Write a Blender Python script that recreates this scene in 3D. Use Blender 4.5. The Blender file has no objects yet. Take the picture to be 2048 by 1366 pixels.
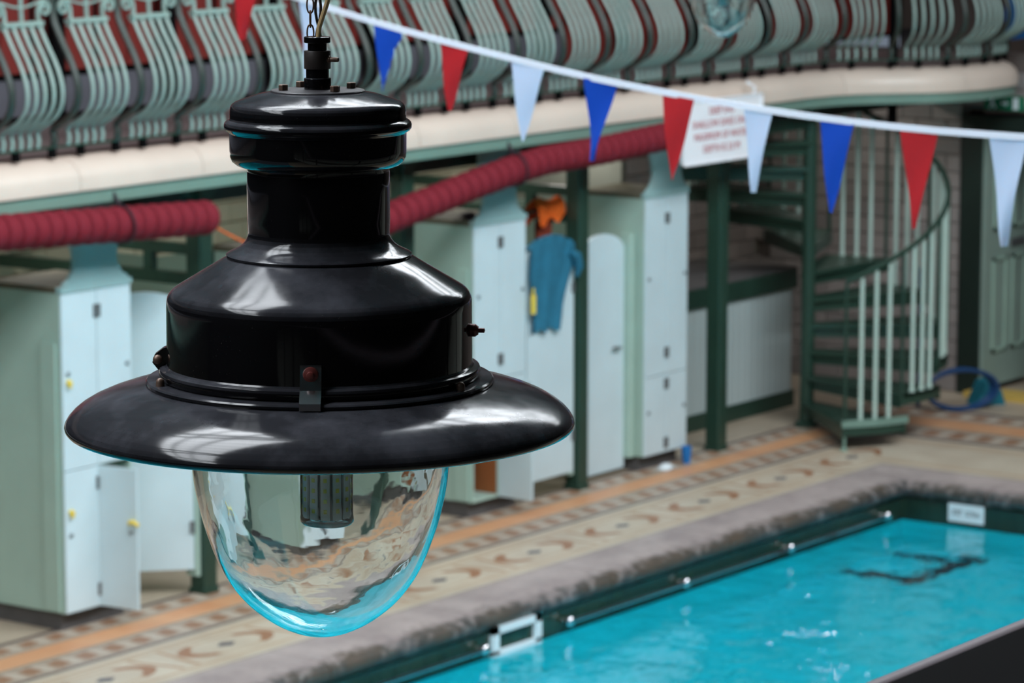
import bpy, bmesh, math, random
from mathutils import Vector, Matrix, noise
random.seed(7)
PI = math.pi
sc = bpy.context.scene
COL = sc.collection

# ------------------------------------------------------------------ camera, light, exposure
CAM_Z = 5.0
HEAD = math.radians(35.714)          # heading, from the length of the hall (+X) towards the lockers (+Y)
PITCH = math.radians(8.720)
cam_data = bpy.data.cameras.new('camera')
cam = bpy.data.objects.new('camera', cam_data)
COL.objects.link(cam)
cam.location = (0, 0, CAM_Z)
cam.rotation_euler = (PI / 2 - PITCH, 0, HEAD - PI / 2)
cam_data.sensor_width = 36
cam_data.lens = 6800 / 2048 * 36
cam_data.clip_start = 0.05
cam_data.clip_end = 200
cam_data.dof.use_dof = True
cam_data.dof.focus_distance = 4.36
cam_data.dof.aperture_fstop = cam_data.lens / 9.5
sc.camera = cam

world = bpy.data.worlds.new('world')
sc.world = world
world.use_nodes = True
world.node_tree.nodes['Background'].inputs[0].default_value = (0.60, 0.72, 0.9, 1)
world.node_tree.nodes['Background'].inputs[1].default_value = 0.25

def skylight(name, loc, rx, sx, sy, power, color=(0.90, 0.95, 1.0)):
    l = bpy.data.lights.new(name, 'AREA')
    l.shape = 'RECTANGLE'; l.size = sx; l.size_y = sy
    l.energy = power; l.color = color
    o = bpy.data.objects.new(name, l)
    COL.objects.link(o)
    o.location = loc; o.rotation_euler = (rx, 0, 0)
    return o
# daylight through the glazed slope of the roof
SKY_P = 5600
skylight('roof_daylight', (8.5, 6.15, 9.78), math.radians(22), 29, 3.95, SKY_P)

sc.view_settings.view_transform = 'Standard'
sc.view_settings.look = 'None'
sc.view_settings.exposure = 0.0
sc.view_settings.gamma = 1.0
sc.view_settings.use_curve_mapping = False
sc.render.engine = 'CYCLES'
sc.cycles.use_denoising = True
sc.cycles.max_bounces = 12
sc.cycles.diffuse_bounces = 6
sc.cycles.transmission_bounces = 10
sc.cycles.sample_clamp_indirect = 25

# ------------------------------------------------------------------ helpers
def lin(c):
    return tuple(((v / 255) / 12.92 if v / 255 <= 0.04045 else ((v / 255 + 0.055) / 1.055) ** 2.4) for v in c)

class MB:
    def __init__(s): s.v = []; s.f = []
    def add(s, vs, fs):
        n = len(s.v); s.v += [tuple(v) for v in vs]; s.f += [tuple(i + n for i in f) for f in fs]; return s
    def box(s, x0, x1, y0, y1, z0, z1, M=None):
        vs = [Vector((x, y, z)) for z in (z0, z1) for y in (y0, y1) for x in (x0, x1)]
        if M is not None: vs = [M @ v for v in vs]
        return s.add(vs, [(0, 2, 3, 1), (4, 5, 7, 6), (0, 1, 5, 4), (2, 6, 7, 3), (0, 4, 6, 2), (1, 3, 7, 5)])
    def bevbox(s, x0, x1, y0, y1, z0, z1, b=0.01):
        # box with the four edges along z rounded off and a small chamfer top and bottom
        out = [(x0 + b, y0), (x1 - b, y0), (x1, y0 + b), (x1, y1 - b), (x1 - b, y1), (x0 + b, y1), (x0, y1 - b), (x0, y0 + b)]
        return s.prism(out, z0, z1)
    def prism(s, out, z0, z1, M=None):
        n = len(out)
        vs = [Vector((x, y, z0)) for x, y in out] + [Vector((x, y, z1)) for x, y in out]
        if M is not None: vs = [M @ v for v in vs]
        return s.add(vs, [tuple(range(n))[::-1], tuple(range(n, 2 * n))] + [(i, (i + 1) % n, n + (i + 1) % n, n + i) for i in range(n)])
    def plate(s, out, y0, y1, M=None):     # outline in x,z extruded along y
        n = len(out)
        vs = [Vector((x, y0, z)) for x, z in out] + [Vector((x, y1, z)) for x, z in out]
        if M is not None: vs = [M @ v for v in vs]
        return s.add(vs, [tuple(range(n)), tuple(range(n, 2 * n))[::-1]] + [((i + 1) % n, i, n + i, n + (i + 1) % n) for i in range(n)])
    def tube(s, pts, r, n=8, closed=False, caps=True, flat=1.0):
        pts = [Vector(p) for p in pts]; m = len(pts)
        rings = []
        prev = None
        for i, p in enumerate(pts):
            if closed: t = pts[(i + 1) % m] - pts[i - 1]
            else: t = pts[min(i + 1, m - 1)] - pts[max(i - 1, 0)]
            t.normalize()
            if prev is None:
                a = Vector((1, 0, 0)) if abs(t.x) < 0.9 else Vector((0, 1, 0))
                u = (a - t * a.dot(t)).normalized()
            else:
                u = (prev - t * prev.dot(t)).normalized()
            prev = u
            w = t.cross(u)
            rr = r[i] if isinstance(r, (list, tuple)) else r
            rings.append([p + (u * math.cos(2 * PI * k / n) + w * math.sin(2 * PI * k / n) * flat) * rr for k in range(n)])
        vs = [v for ring in rings for v in ring]; fs = []
        for i in range(m if closed else m - 1):
            j = (i + 1) % m
            for k in range(n):
                fs.append((i * n + k, i * n + (k + 1) % n, j * n + (k + 1) % n, j * n + k))
        if caps and not closed:
            fs.append(tuple(range(n))[::-1]); fs.append(tuple((m - 1) * n + k for k in range(n)))
        return s.add(vs, fs)
    def lathe(s, prof, n=48, c=(0, 0, 0), axis='z', closed=False, M=None):
        vs = []; fs = []
        rows = []
        for r, z in prof:
            if r < 1e-6:
                rows.append([len(vs)]); vs.append(Vector((0, 0, z)))
            else:
                rows.append(list(range(len(vs), len(vs) + n)))
                vs += [Vector((r * math.cos(2 * PI * k / n), r * math.sin(2 * PI * k / n), z)) for k in range(n)]
        pairs = list(zip(rows, rows[1:]))
        if closed: pairs.append((rows[-1], rows[0]))
        for a, b in pairs:
            if len(a) == 1 and len(b) == 1: continue
            for k in range(n):
                k2 = (k + 1) % n
                if len(a) == 1: fs.append((a[0], b[k], b[k2]))
                elif len(b) == 1: fs.append((a[k], b[0], a[k2]))
                else: fs.append((a[k], b[k], b[k2], a[k2]))
        if axis == 'x': R = Matrix.Rotation(PI / 2, 4, 'Y')
        elif axis == 'y': R = Matrix.Rotation(-PI / 2, 4, 'X')
        else: R = Matrix.Identity(4)
        T = Matrix.Translation(c) @ R
        if M is not None: T = M @ T
        return s.add([T @ v for v in vs], fs)
    def mesh(s, name, mat, smooth=False, angle=40):
        me = bpy.data.meshes.new(name)
        me.from_pydata(s.v, [], s.f)
        bm = bmesh.new(); bm.from_mesh(me)
        bmesh.ops.recalc_face_normals(bm, faces=bm.faces)
        bm.to_mesh(me); bm.free()
        if mat is not None: me.materials.append(mat)
        if smooth:
            me.polygons.foreach_set('use_smooth', [True] * len(me.polygons))
            me.set_sharp_from_angle(angle=math.radians(angle))
        me.update()
        return me
def place(name, me, parent=None, loc=(0, 0, 0), rot=(0, 0, 0), scale=None):
    o = bpy.data.objects.new(name, me)
    COL.objects.link(o)
    if parent is not None: o.parent = parent
    o.location = loc; o.rotation_euler = rot
    if scale: o.scale = scale
    return o
def obj(name, mb, mat, parent=None, smooth=False, loc=(0, 0, 0), rot=(0, 0, 0), angle=40):
    return place(name, mb.mesh(name, mat, smooth, angle), parent, loc, rot)
def tag(o, label, cat, group=None):
    o['label'] = label; o['category'] = cat
    if group: o['group'] = group
    return o
def thing(name, label, cat, loc=(0, 0, 0), rotz=0, group=None):
    o = bpy.data.objects.new(name, None); COL.objects.link(o)
    o.location = loc; o.rotation_euler = (0, 0, rotz)
    o.empty_display_size = 0.1
    return tag(o, label, cat, group)
def struct(o, label=None):
    o['kind'] = 'structure'
    if label: o['label'] = label
    return o
def group_empty(name, label=None):
    o = bpy.data.objects.new(name, None); COL.objects.link(o)
    o['kind'] = 'structure'
    if label: o['label'] = label
    return o

# ------------------------------------------------------------------ node helpers
class E:
    """a socket with arithmetic"""
    nt = None
    def __init__(s, sock): s.s = sock
    @staticmethod
    def m(op, *a, clamp=False):
        n = E.nt.nodes.new('ShaderNodeMath'); n.operation = op; n.use_clamp = clamp
        for i, v in enumerate(a):
            if isinstance(v, E): E.nt.links.new(v.s, n.inputs[i])
            else: n.inputs[i].default_value = v
        return E(n.outputs[0])
    def __add__(s, o): return E.m('ADD', s, o)
    def __radd__(s, o): return E.m('ADD', s, o)
    def __sub__(s, o): return E.m('SUBTRACT', s, o)
    def __rsub__(s, o): return E.m('SUBTRACT', o, s)
    def __mul__(s, o): return E.m('MULTIPLY', s, o)
    def __rmul__(s, o): return E.m('MULTIPLY', s, o)
    def __truediv__(s, o): return E.m('DIVIDE', s, o)
    def gt(s, v): return E.m('GREATER_THAN', s, v)
    def lt(s, v): return E.m('LESS_THAN', s, v)
    def abs(s): return E.m('ABSOLUTE', s)
    def max(s, v): return E.m('MAXIMUM', s, v)
    def min(s, v): return E.m('MINIMUM', s, v)
    def band(s, a, b): return s.gt(a) * s.lt(b)
    def mod(s, p): return E.m('FLOORED_MODULO', s, p)
    def floor(s): return E.m('FLOOR', s)
    def sin(s): return E.m('SINE', s)

def mixc(nt, fac, a, b):
    n = nt.nodes.new('ShaderNodeMix'); n.data_type = 'RGBA'
    for sock, v in ((n.inputs[0], fac), (n.inputs[6], a), (n.inputs[7], b)):
        if isinstance(v, E): nt.links.new(v.s, sock)
        elif hasattr(v, 'is_output'): nt.links.new(v, sock)
        elif isinstance(v, (tuple, list)): sock.default_value = (*v[:3], 1)
        else: sock.default_value = v
    return n.outputs[2]

def new_mat(name):
    m = bpy.data.materials.new(name); m.use_nodes = True
    nt = m.node_tree; b = nt.nodes['Principled BSDF']
    E.nt = nt
    return m, nt, b
def noise_tex(nt, scale, detail=3, rough=0.5, coord='Object', vec=None):
    n = nt.nodes.new('ShaderNodeTexNoise'); n.inputs['Scale'].default_value = scale
    n.inputs['Detail'].default_value = detail; n.inputs['Roughness'].default_value = rough
    if vec is None:
        tc = nt.nodes.new('ShaderNodeTexCoord'); nt.links.new(tc.outputs[coord], n.inputs['Vector'])
    else: nt.links.new(vec, n.inputs['Vector'])
    return n
def ramp01(nt, fac, a, b):
    n = nt.nodes.new('ShaderNodeMapRange'); n.inputs[1].default_value = a; n.inputs[2].default_value = b
    n.clamp = True
    nt.links.new(fac, n.inputs[0]); return E(n.outputs[0])
def paint(name, rgb, rough=0.5, var=0.12, scale=3.0, metallic=0.0, bump=0.0, bscale=60, spec=0.5, coat=0.0):
    m, nt, b = new_mat(name)
    c = lin(rgb)
    nz = noise_tex(nt, scale, 4)
    f = ramp01(nt, nz.outputs[0], 0.3, 0.7)
    dark = tuple(v * (1 - var) for v in c); light = tuple(min(1, v * (1 + var)) for v in c)
    nt.links.new(mixc(nt, f, dark, light), b.inputs['Base Color'])
    b.inputs['Roughness'].default_value = rough
    b.inputs['Metallic'].default_value = metallic
    b.inputs['Specular IOR Level'].default_value = spec
    b.inputs['Coat Weight'].default_value = coat
    if bump:
        n2 = noise_tex(nt, bscale, 3)
        bp = nt.nodes.new('ShaderNodeBump'); bp.inputs['Strength'].default_value = bump; bp.inputs['Distance'].default_value = 0.002
        nt.links.new(n2.outputs[0], bp.inputs['Height']); nt.links.new(bp.outputs[0], b.inputs['Normal'])
    return m

M_mint = paint('mint_green_paint', (160, 186, 174), 0.45, 0.05)
M_pale = paint('pale_blue_paint', (196, 214, 219), 0.45, 0.04)
M_neck = paint('grey_mint_paint', (150, 182, 182), 0.5, 0.05)
M_green = paint('dark_green_gloss', (34, 62, 51), 0.4, 0.1)
M_dgreen = paint('very_dark_green', (20, 36, 30), 0.5, 0.1)
M_rail = paint('rail_mint_paint', (142, 164, 156), 0.45, 0.12, 5)
M_stan = paint('standard_dark_green', (46, 58, 52), 0.45, 0.12, 5)
M_railbar = paint('stair_baluster_paint', (176, 198, 188), 0.4, 0.04)
M_strip = paint('green_moulding_paint', (112, 142, 130), 0.5, 0.06)
M_cream = paint('cream_faience', (214, 198, 184), 0.35, 0.05, 2.0, bump=0.1)
M_plinth = paint('grey_plinth_stone', (82, 80, 80), 0.7, 0.15, 8)
M_red = paint('dark_red_board', (112, 34, 28), 0.55, 0.15, 2.0)
M_skirt = paint('slate_skirting', (84, 84, 92), 0.6, 0.1)
M_black = paint('flat_black', (12, 12, 13), 0.9, 0.2, spec=0.05)
M_gfloor = paint('gallery_floor_stone', (120, 108, 106), 0.6, 0.2, 2)
M_dark = paint('dark_soffit', (150, 152, 142), 0.8, 0.1)
M_upper = paint('upper_wall_plaster', (74, 62, 56), 0.8, 0.1)
M_nearwall = paint('near_wall_dark', (26, 24, 24), 0.8, 0.1)
M_ceil = paint('roof_boards', (92, 90, 88), 0.8, 0.1)
M_disc = paint('red_lane_disc', (118, 32, 44), 0.8, 0.10, 4, spec=0.2)
M_strap = paint('purple_strap', (38, 20, 34), 0.7)
M_tape = paint('white_bunting_tape', (222, 224, 236), 0.6, 0.03)
M_shirt = paint('teal_cloth', (28, 102, 128), 0.8, 0.12, 12, bump=0.3)
M_orange = paint('orange_towel', (246, 104, 24), 0.9, 0.15, 20, bump=0.5)
M_rust = paint('rust_cloth', (118, 44, 22), 0.9, 0.15, 20)
M_yellow = paint('yellow_band', (226, 200, 74), 0.5)
M_hinge = paint('dark_hinge_steel', (120, 124, 126), 0.5, 0.2, metallic=0.6)
M_knob = paint('grey_lock_metal', (150, 156, 160), 0.35, 0.1, metallic=0.8)
M_brown = paint('brown_board_inside', (140, 78, 36), 0.7, 0.1)
M_chrome = paint('polished_steel', (205, 205, 208), 0.18, 0.03, metallic=1.0)
M_white = paint('white_plastic', (222, 232, 236), 0.4, 0.03)
M_txt_red = paint('red_lettering', (176, 42, 52), 0.6)
M_txt_dark = paint('dark_lettering', (28, 44, 52), 0.6)
M_sign = paint('white_sign_board', (246, 246, 250), 0.45, 0.02)
M_exit = paint('exit_sign_green', (10, 112, 78), 0.4, 0.03)
M_blue = paint('blue_plastic', (20, 110, 180), 0.4, 0.08)
M_navy = paint('navy_hose', (26, 62, 104), 0.4, 0.08)
M_teal = paint('teal_plastic', (16, 104, 122), 0.45, 0.08)
M_ystep = paint('yellow_step_paint', (190, 160, 80), 0.6, 0.1)
M_beige = paint('beige_cable', (186, 158, 112), 0.5, 0.1, 40)
M_wire = paint('brown_wire', (92, 66, 48), 0.5, 0.2, 60, metallic=0.5)
M_flex = paint('dark_flex', (34, 28, 24), 0.5, 0.2, 60)
M_tan = paint('tan_shelf_shoe', (176, 166, 150), 0.7)
M_olive = paint('shaded_olive_top', (92, 88, 72), 0.8, 0.15, 6)  # unlit locker tops: their shade is put into a darker olive
M_door = paint('sage_door_paint', (136, 156, 146), 0.45, 0.05)
M_doorm = paint('sage_door_moulding', (150, 176, 162), 0.45, 0.05)
M_bead = None

def cloth_mat(name, rgb):
    m, nt, b = new_mat(name)
    c = lin(rgb)
    b.inputs['Base Color'].default_value = (*c, 1)
    b.inputs['Roughness'].default_value = 0.55
    b.inputs['Sheen Weight'].default_value = 0.1
    tr = nt.nodes.new('ShaderNodeBsdfTranslucent'); tr.inputs[0].default_value = (*c, 1)
    mx = nt.nodes.new('ShaderNodeMixShader'); mx.inputs[0].default_value = 0.3
    out = nt.nodes['Material Output']
    nt.links.new(b.outputs[0], mx.inputs[1]); nt.links.new(tr.outputs[0], mx.inputs[2]); nt.links.new(mx.outputs[0], out.inputs[0])
    return m
M_fr = cloth_mat('pennant_red', (196, 30, 40))
M_fb = cloth_mat('pennant_blue', (0, 76, 192))
M_fw = cloth_mat('pennant_white', (208, 220, 240))

def lamp_black():
    m, nt, b = new_mat('black_stove_enamel')
    tc = nt.nodes.new('ShaderNodeTexCoord')
    n1 = noise_tex(nt, 9, 6, 0.6); f1 = ramp01(nt, n1.outputs[0], 0.45, 0.75)
    n2 = noise_tex(nt, 420, 2, 0.5); f2 = ramp01(nt, n2.outputs[0], 0.70, 0.78)
    geo = nt.nodes.new('ShaderNodeNewGeometry')
    sx = nt.nodes.new('ShaderNodeSeparateXYZ'); nt.links.new(geo.outputs['True Normal'], sx.inputs[0])
    upf = E(sx.outputs[2]).max(0.0)
    dust = E.m('MULTIPLY', upf, f1 * 0.8 + 0.35, clamp=True)
    c1 = mixc(nt, dust, (0.0035, 0.0035, 0.0042), (0.070, 0.072, 0.086))
    c2 = mixc(nt, f2 * f1 * 0.5, c1, (0.20, 0.19, 0.18))
    nt.links.new(c2, b.inputs['Base Color'])
    rgh = dust * 0.15 + 0.07
    nt.links.new(rgh.s, b.inputs['Roughness'])
    b.inputs['Specular IOR Level'].default_value = 0.30
    n3 = noise_tex(nt, 26, 3); bp = nt.nodes.new('ShaderNodeBump')
    bp.inputs['Strength'].default_value = 0.06; bp.inputs['Distance'].default_value = 0.001
    nt.links.new(n3.outputs[0], bp.inputs['Height']); nt.links.new(bp.outputs[0], b.inputs['Normal'])
    return m
M_enamel = lamp_black()
M_plateblk = paint('dusty_black_plate', (52, 50, 54), 0.42, 0.35, 40, bump=0.4)
M_rustybolt = paint('rusty_bolt_steel', (104, 84, 72), 0.45, 0.35, 90, metallic=0.5, bump=0.4)
M_rustred = paint('red_brown_bolt', (104, 48, 44), 0.4, 0.2, 90, metallic=0.3)
M_darkbrown = paint('brown_black_collar', (36, 28, 25), 0.5, 0.4, 50, bump=0.3)
M_led = paint('led_strip_board', (240, 245, 250), 0.5, 0.02)
M_ledcore = paint('led_core', (110, 114, 120), 0.5)
M_chip = paint('led_chip_yellow', (240, 240, 120), 0.4)
def glass_mat(name, tint, wave=0.0, wscale=14, rough=0.0, dist=0.004):
    m, nt, b = new_mat(name)
    b.inputs['Base Color'].default_value = (*tint, 1)
    b.inputs['Transmission Weight'].default_value = 1.0
    b.inputs['Roughness'].default_value = rough
    b.inputs['IOR'].default_value = 1.45
    if wave:
        n = noise_tex(nt, wscale, 3, 0.55); bp = nt.nodes.new('ShaderNodeBump')
        bp.inputs['Strength'].default_value = wave; bp.inputs['Distance'].default_value = dist
        nt.links.new(n.outputs[0], bp.inputs['Height']); nt.links.new(bp.outputs[0], b.inputs['Normal'])
    return m
M_glass = glass_mat('old_blown_glass', (0.96, 0.99, 0.99), 0.14, 10)
def thin_clear():
    m, nt, b = new_mat('thin_clear_plastic')
    tr = nt.nodes.new('ShaderNodeBsdfTransparent'); gl = nt.nodes.new('ShaderNodeBsdfGlossy'); gl.inputs['Roughness'].default_value = 0.05
    tr.inputs[0].default_value = (0.96, 0.985, 0.985, 1)
    lw = nt.nodes.new('ShaderNodeFresnel'); lw.inputs[0].default_value = 1.3
    mx = nt.nodes.new('ShaderNodeMixShader'); out = nt.nodes['Material Output']
    nt.links.new(lw.outputs[0], mx.inputs[0]); nt.links.new(tr.outputs[0], mx.inputs[1]); nt.links.new(gl.outputs[0], mx.inputs[2]); nt.links.new(mx.outputs[0], out.inputs[0])
    return m
M_cover = thin_clear()
M_reflector = paint('white_reflector_enamel', (232, 234, 232), 0.35, 0.03)

# ------------------------------------------------------------------ floor material: mosaic borders
PX, PY = 23.0, 12.96          # outer edge of the coping: far end (x) and locker side (y)
def floor_mat():
    m, nt, b = new_mat('mosaic_floor')
    geo = nt.nodes.new('ShaderNodeNewGeometry')
    sp = nt.nodes.new('ShaderNodeSeparateXYZ'); nt.links.new(geo.outputs['Position'], sp.inputs[0])
    X, Y = E(sp.outputs[0]), E(sp.outputs[1])
    ux, uy = (X - PX) * 0.58, Y - PY
    u = ux.max(uy)
    sel = ux.gt(uy)                      # 1 on the far deck
    v = X * (1 - sel) + Y * sel
    nz = noise_tex(nt, 3.0, 4, coord='Object'); g = ramp01(nt, nz.outputs[0], 0.3, 0.7)
    nz2 = noise_tex(nt, 70, 2, coord='Object'); g2 = ramp01(nt, nz2.outputs[0], 0.35, 0.65)
    cream = mixc(nt, g, lin((186, 172, 152)), lin((204, 194, 174)))
    outer = mixc(nt, g, lin((168, 152, 132)), lin((182, 168, 148)))
    col = mixc(nt, u.gt(1.46), cream, outer)
    orange = mixc(nt, g, lin((206, 146, 104)), lin((214, 164, 122)))
    col = mixc(nt, u.band(0.985, 1.20), col, orange)
    base2 = mixc(nt, g2, lin((158, 140, 124)), lin((180, 166, 150)))
    bb = (u.band(0.72, 0.96) + u.band(1.23, 1.42)).min(1.0)
    col = mixc(nt, bb, col, base2)
    # brown scrolls and pale rosettes in the two narrow borders, period .25 m
    vv = (v / 0.245).mod(1.0)
    for c0, w in ((0.84, 0.12), (1.325, 0.095)):
        d = (u - c0) / w
        e1 = ((vv - 0.2) * 6.0); e1 = e1 * e1 + (d + 0.1) * (d + 0.1) * 3.0
        e2 = ((vv - 0.48) * 6.0); e2 = e2 * e2 + (d - 0.1) * (d - 0.1) * 3.0
        e3 = ((vv - 0.8) * 5.0); e3 = e3 * e3 + d * d * 2.2
        inb = u.band(c0 - w, c0 + w)
        col = mixc(nt, e3.lt(1.0) * inb, col, lin((188, 176, 160)))
        col = mixc(nt, (e1.lt(1.0) + e2.lt(1.0)).min(1.0) * inb, col, lin((150, 112, 86)))
    # dark fillets and tan lines
    for a, c_, rgb in ((0.685, 0.725, (96, 84, 82)), (0.955, 0.975, (128, 112, 96)), (1.205, 1.225, (150, 128, 110)), (1.42, 1.465, (84, 72, 70)),
                       (0.60, 0.62, (176, 148, 118)), (0.55, 0.575, (184, 160, 132)), (0.10, 0.125, (184, 156, 126)), (0.0, 0.02, (120, 108, 98))):
        col = mixc(nt, u.band(a, c_), col, lin(rgb))
    # cartouches with a dark lozenge in the wide field, period 1.09 m
    q = ((v - 15.50) / 1.09 + 0.5).mod(1.0) - 0.5
    dq = q * 1.09; du = u - 0.345
    loz = (dq.abs() / 0.085 + du.abs() / 0.05).lt(1.0) * (1 - sel)
    col = mixc(nt, loz, col, lin((84, 82, 92)))
    inner = (dq * dq) / (0.36 * 0.36) + (du * du) / (0.15 * 0.15)
    ring = inner.band(0.70, 1.30) * dq.abs().gt(0.20) * (1 - sel)
    thin = inner.band(0.90, 1.10) * (1 - sel)
    col = mixc(nt, thin, col, lin((186, 160, 130)))
    col = mixc(nt, ring, col, lin((156, 112, 82)))
    q2 = ((v - 15.50) / 1.09).mod(1.0) - 0.5
    d2 = q2 * 1.09
    side = (d2.abs() - 0.10 - (du * 9.0).sin() * 0.03).abs().lt(0.018) * du.abs().lt(0.2) * (1 - sel)
    col = mixc(nt, side, col, lin((170, 132, 100)))
    # wear
    col = mixc(nt, ramp01(nt, nz2.outputs[0], 0.2, 0.8) * 0.14, col, lin((120, 106, 94)))
    nt.links.new(col, b.inputs['Base Color'])
    b.inputs['Roughness'].default_value = 0.42
    return m
M_floor = floor_mat()

def coping_mat():
    m, nt, b = new_mat('worn_coping_stone')
    n1 = noise_tex(nt, 2.2, 6, 0.65); n2 = noise_tex(nt, 14, 4, 0.6)
    c = mixc(nt, ramp01(nt, n1.outputs[0], 0.35, 0.65), lin((148, 136, 134)), lin((176, 164, 160)))
    geo = nt.nodes.new('ShaderNodeNewGeometry')
    sp = nt.nodes.new('ShaderNodeSeparateXYZ'); nt.links.new(geo.outputs['Position'], sp.inputs[0])
    # algae and dark staining on the wetted nose of the kerb
    z = E(sp.outputs[2])
    dist = (PX - E(sp.outputs[0])).min(PY - E(sp.outputs[1]))
    wet = E.m('MULTIPLY', (dist - 0.36) * 9.0 + (E(n2.outputs[0]) - 0.5) * 2.6 + (E(n1.outputs[0]) - 0.5) * 3.2, 1.0, clamp=True)
    stain = mixc(nt, ramp01(nt, n1.outputs[0], 0.4, 0.6), lin((52, 58, 58)), lin((82, 72, 62)))
    c = mixc(nt, wet, c, stain)
    c = mixc(nt, ramp01(nt, n2.outputs[0], 0.55, 0.8) * 0.35, c, lin((96, 86, 84)))
    nt.links.new(c, b.inputs['Base Color'])
    b.inputs['Roughness'].default_value = 0.5
    return m
M_coping = coping_mat()

def tile_mat(name, c1, c2, tw, th, mortar, rough=0.25):
    # glazed tiles on a vertical pool wall; joints in the surface colour
    m, nt, b = new_mat(name)
    geo = nt.nodes.new('ShaderNodeNewGeometry')
    sp = nt.nodes.new('ShaderNodeSeparateXYZ'); nt.links.new(geo.outputs['Position'], sp.inputs[0])
    h = E(sp.outputs[0]) + E(sp.outputs[1]); z = E(sp.outputs[2])
    a = (h / tw).mod(1.0); c = (z / th).mod(1.0)
    j = (a.lt(0.05) + c.lt(0.08)).min(1.0)
    nz = noise_tex(nt, 5, 3)
    col = mixc(nt, ramp01(nt, nz.outputs[0], 0.3, 0.7), lin(c1), lin(c2))
    nt.links.new(mixc(nt, j, col, lin(mortar)), b.inputs['Base Color'])
    b.inputs['Roughness'].default_value = rough
    return m
M_ptile = tile_mat('dark_green_pool_tile', (28, 48, 39), (40, 60, 47), 0.15, 0.15, (26, 40, 36))
M_pfloor = paint('turquoise_pool_floor', (0, 204, 222), 0.5, 0.05, 1.5)
M_plane = paint('dark_lane_mark', (6, 30, 44), 0.5)

def water_mat():
    m, nt, b = new_mat('pool_water')
    b.inputs['Base Color'].default_value = (0.80, 0.97, 1.0, 1)
    b.inputs['Transmission Weight'].default_value = 1.0
    b.inputs['Roughness'].default_value = 0.0
    b.inputs['IOR'].default_value = 1.33
    tc = nt.nodes.new('ShaderNodeTexCoord')
    mp = nt.nodes.new('ShaderNodeMapping'); nt.links.new(tc.outputs['Object'], mp.inputs[0])
    n1 = noise_tex(nt, 1.1, 3, 0.5, vec=mp.outputs[0]); n2 = noise_tex(nt, 4.5, 3, 0.5, vec=mp.outputs[0])
    hgt = E(n1.outputs[0]) * 1.0 + E(n2.outputs[0]) * 0.34
    bp = nt.nodes.new('ShaderNodeBump'); bp.inputs['Strength'].default_value = 1.0; bp.inputs['Distance'].default_value = 0.055
    nt.links.new(hgt.s, bp.inputs['Height']); nt.links.new(bp.outputs[0], b.inputs['Normal'])
    return m
M_water = water_mat()

def bead_mat():
    m, nt, b = new_mat('white_beadboard')
    geo = nt.nodes.new('ShaderNodeNewGeometry')
    sp = nt.nodes.new('ShaderNodeSeparateXYZ'); nt.links.new(geo.outputs['Position'], sp.inputs[0])
    nz = noise_tex(nt, 2, 3)
    nt.links.new(mixc(nt, nz.outputs[0], lin((168, 184, 184)), lin((184, 198, 198))), b.inputs['Base Color'])
    b.inputs['Roughness'].default_value = 0.45
    return m
M_bead = bead_mat()
def brick_mat(name, c1, c2):
    m, nt, b = new_mat(name)
    oi = nt.nodes.new('ShaderNodeObjectInfo')
    c = mixc(nt, E(oi.outputs['Random']), lin(c1), lin(c2))
    nz = noise_tex(nt, 12, 3)
    c = mixc(nt, E(nz.outputs[0]) * 0.3, c, lin(c1))
    nt.links.new(c, b.inputs['Base Color']); b.inputs['Roughness'].default_value = 0.25
    return m
M_brickb = brick_mat('glazed_brick_buff', (186, 180, 158), (206, 200, 178))
M_brickp = brick_mat('glazed_brick_pinkish', (132, 126, 124), (158, 150, 147))
M_mortar = paint('grey_mortar', (112, 108, 98), 0.8)
M_mortarp = paint('dark_mortar', (92, 84, 80), 0.8)

# ================================================================== SETTING
X0, X1 = -7.0, 29.5
YN, YW = -1.6, 16.2           # near wall, wall behind the lockers
EW = 26.4                     # end wall under the gallery
mb = MB()
mb.box(X0, EW + 3, PY, YW + 0.3, -0.15, 0)
mb.box(PX, EW + 3, YN, PY, -0.15, 0)
mb.box(X0, PX, YN, 3.0, -0.15, 0)
struct(obj('floor', mb, M_floor), 'poolside floor with cream field, brown cartouches and orange mosaic borders')

# coping: blocks with a rounded nose over the pool
def coping_prof():
    # (distance outward from the outer edge towards the pool, z)
    p = [(0.0, -0.02), (0.0, 0.004)]
    p += [(0.30, 0.006), (0.38, 0.0)]
    for k in range(7):
        a = PI / 2 - k * PI / 6
        p.append((0.42 + 0.065 * math.cos(a), -0.07 + 0.065 * math.sin(a)))
    p += [(0.42, -0.135), (0.0, -0.135)]
    return p
cp = coping_prof()
kerb = group_empty('pool_kerb', 'worn grey stone kerb with rounded nose round the pool')
def coping_block(x0, x1, y0, y1, side):
    mb = MB(); n = len(cp)
    if side == 'y':       # runs along x, pool at smaller y
        a = [(x0, PY - d, z) for d, z in cp]; b = [(x1, PY - d, z) for d, z in cp]
    elif side == 'x':     # runs along y, pool at smaller x
        a = [(PX - d, y0, z) for d, z in cp]; b = [(PX - d, y1, z) for d, z in cp]
    elif side == 'corner':
        a = [(x0, PY - d, z) for d, z in cp]; b = [(PX - d, PY - d, z) for d, z in cp]
        c = [(PX - d, y0, z) for d, z in cp]
        mb.add(a + b + c, [tuple(range(n)), tuple(range(2 * n, 3 * n))[::-1]] + [(i, (i + 1) % n, n + (i + 1) % n, n + i) for i in range(n)] + [(n + i, n + (i + 1) % n, 2 * n + (i + 1) % n, 2 * n + i) for i in range(n)])
        return mb
    mb.add(a + b, [tuple(range(n)), tuple(range(n, 2 * n))[::-1]] + [(i, (i + 1) % n, n + (i + 1) % n, n + i) for i in range(n)])
    return mb
x = -1.0
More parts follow.
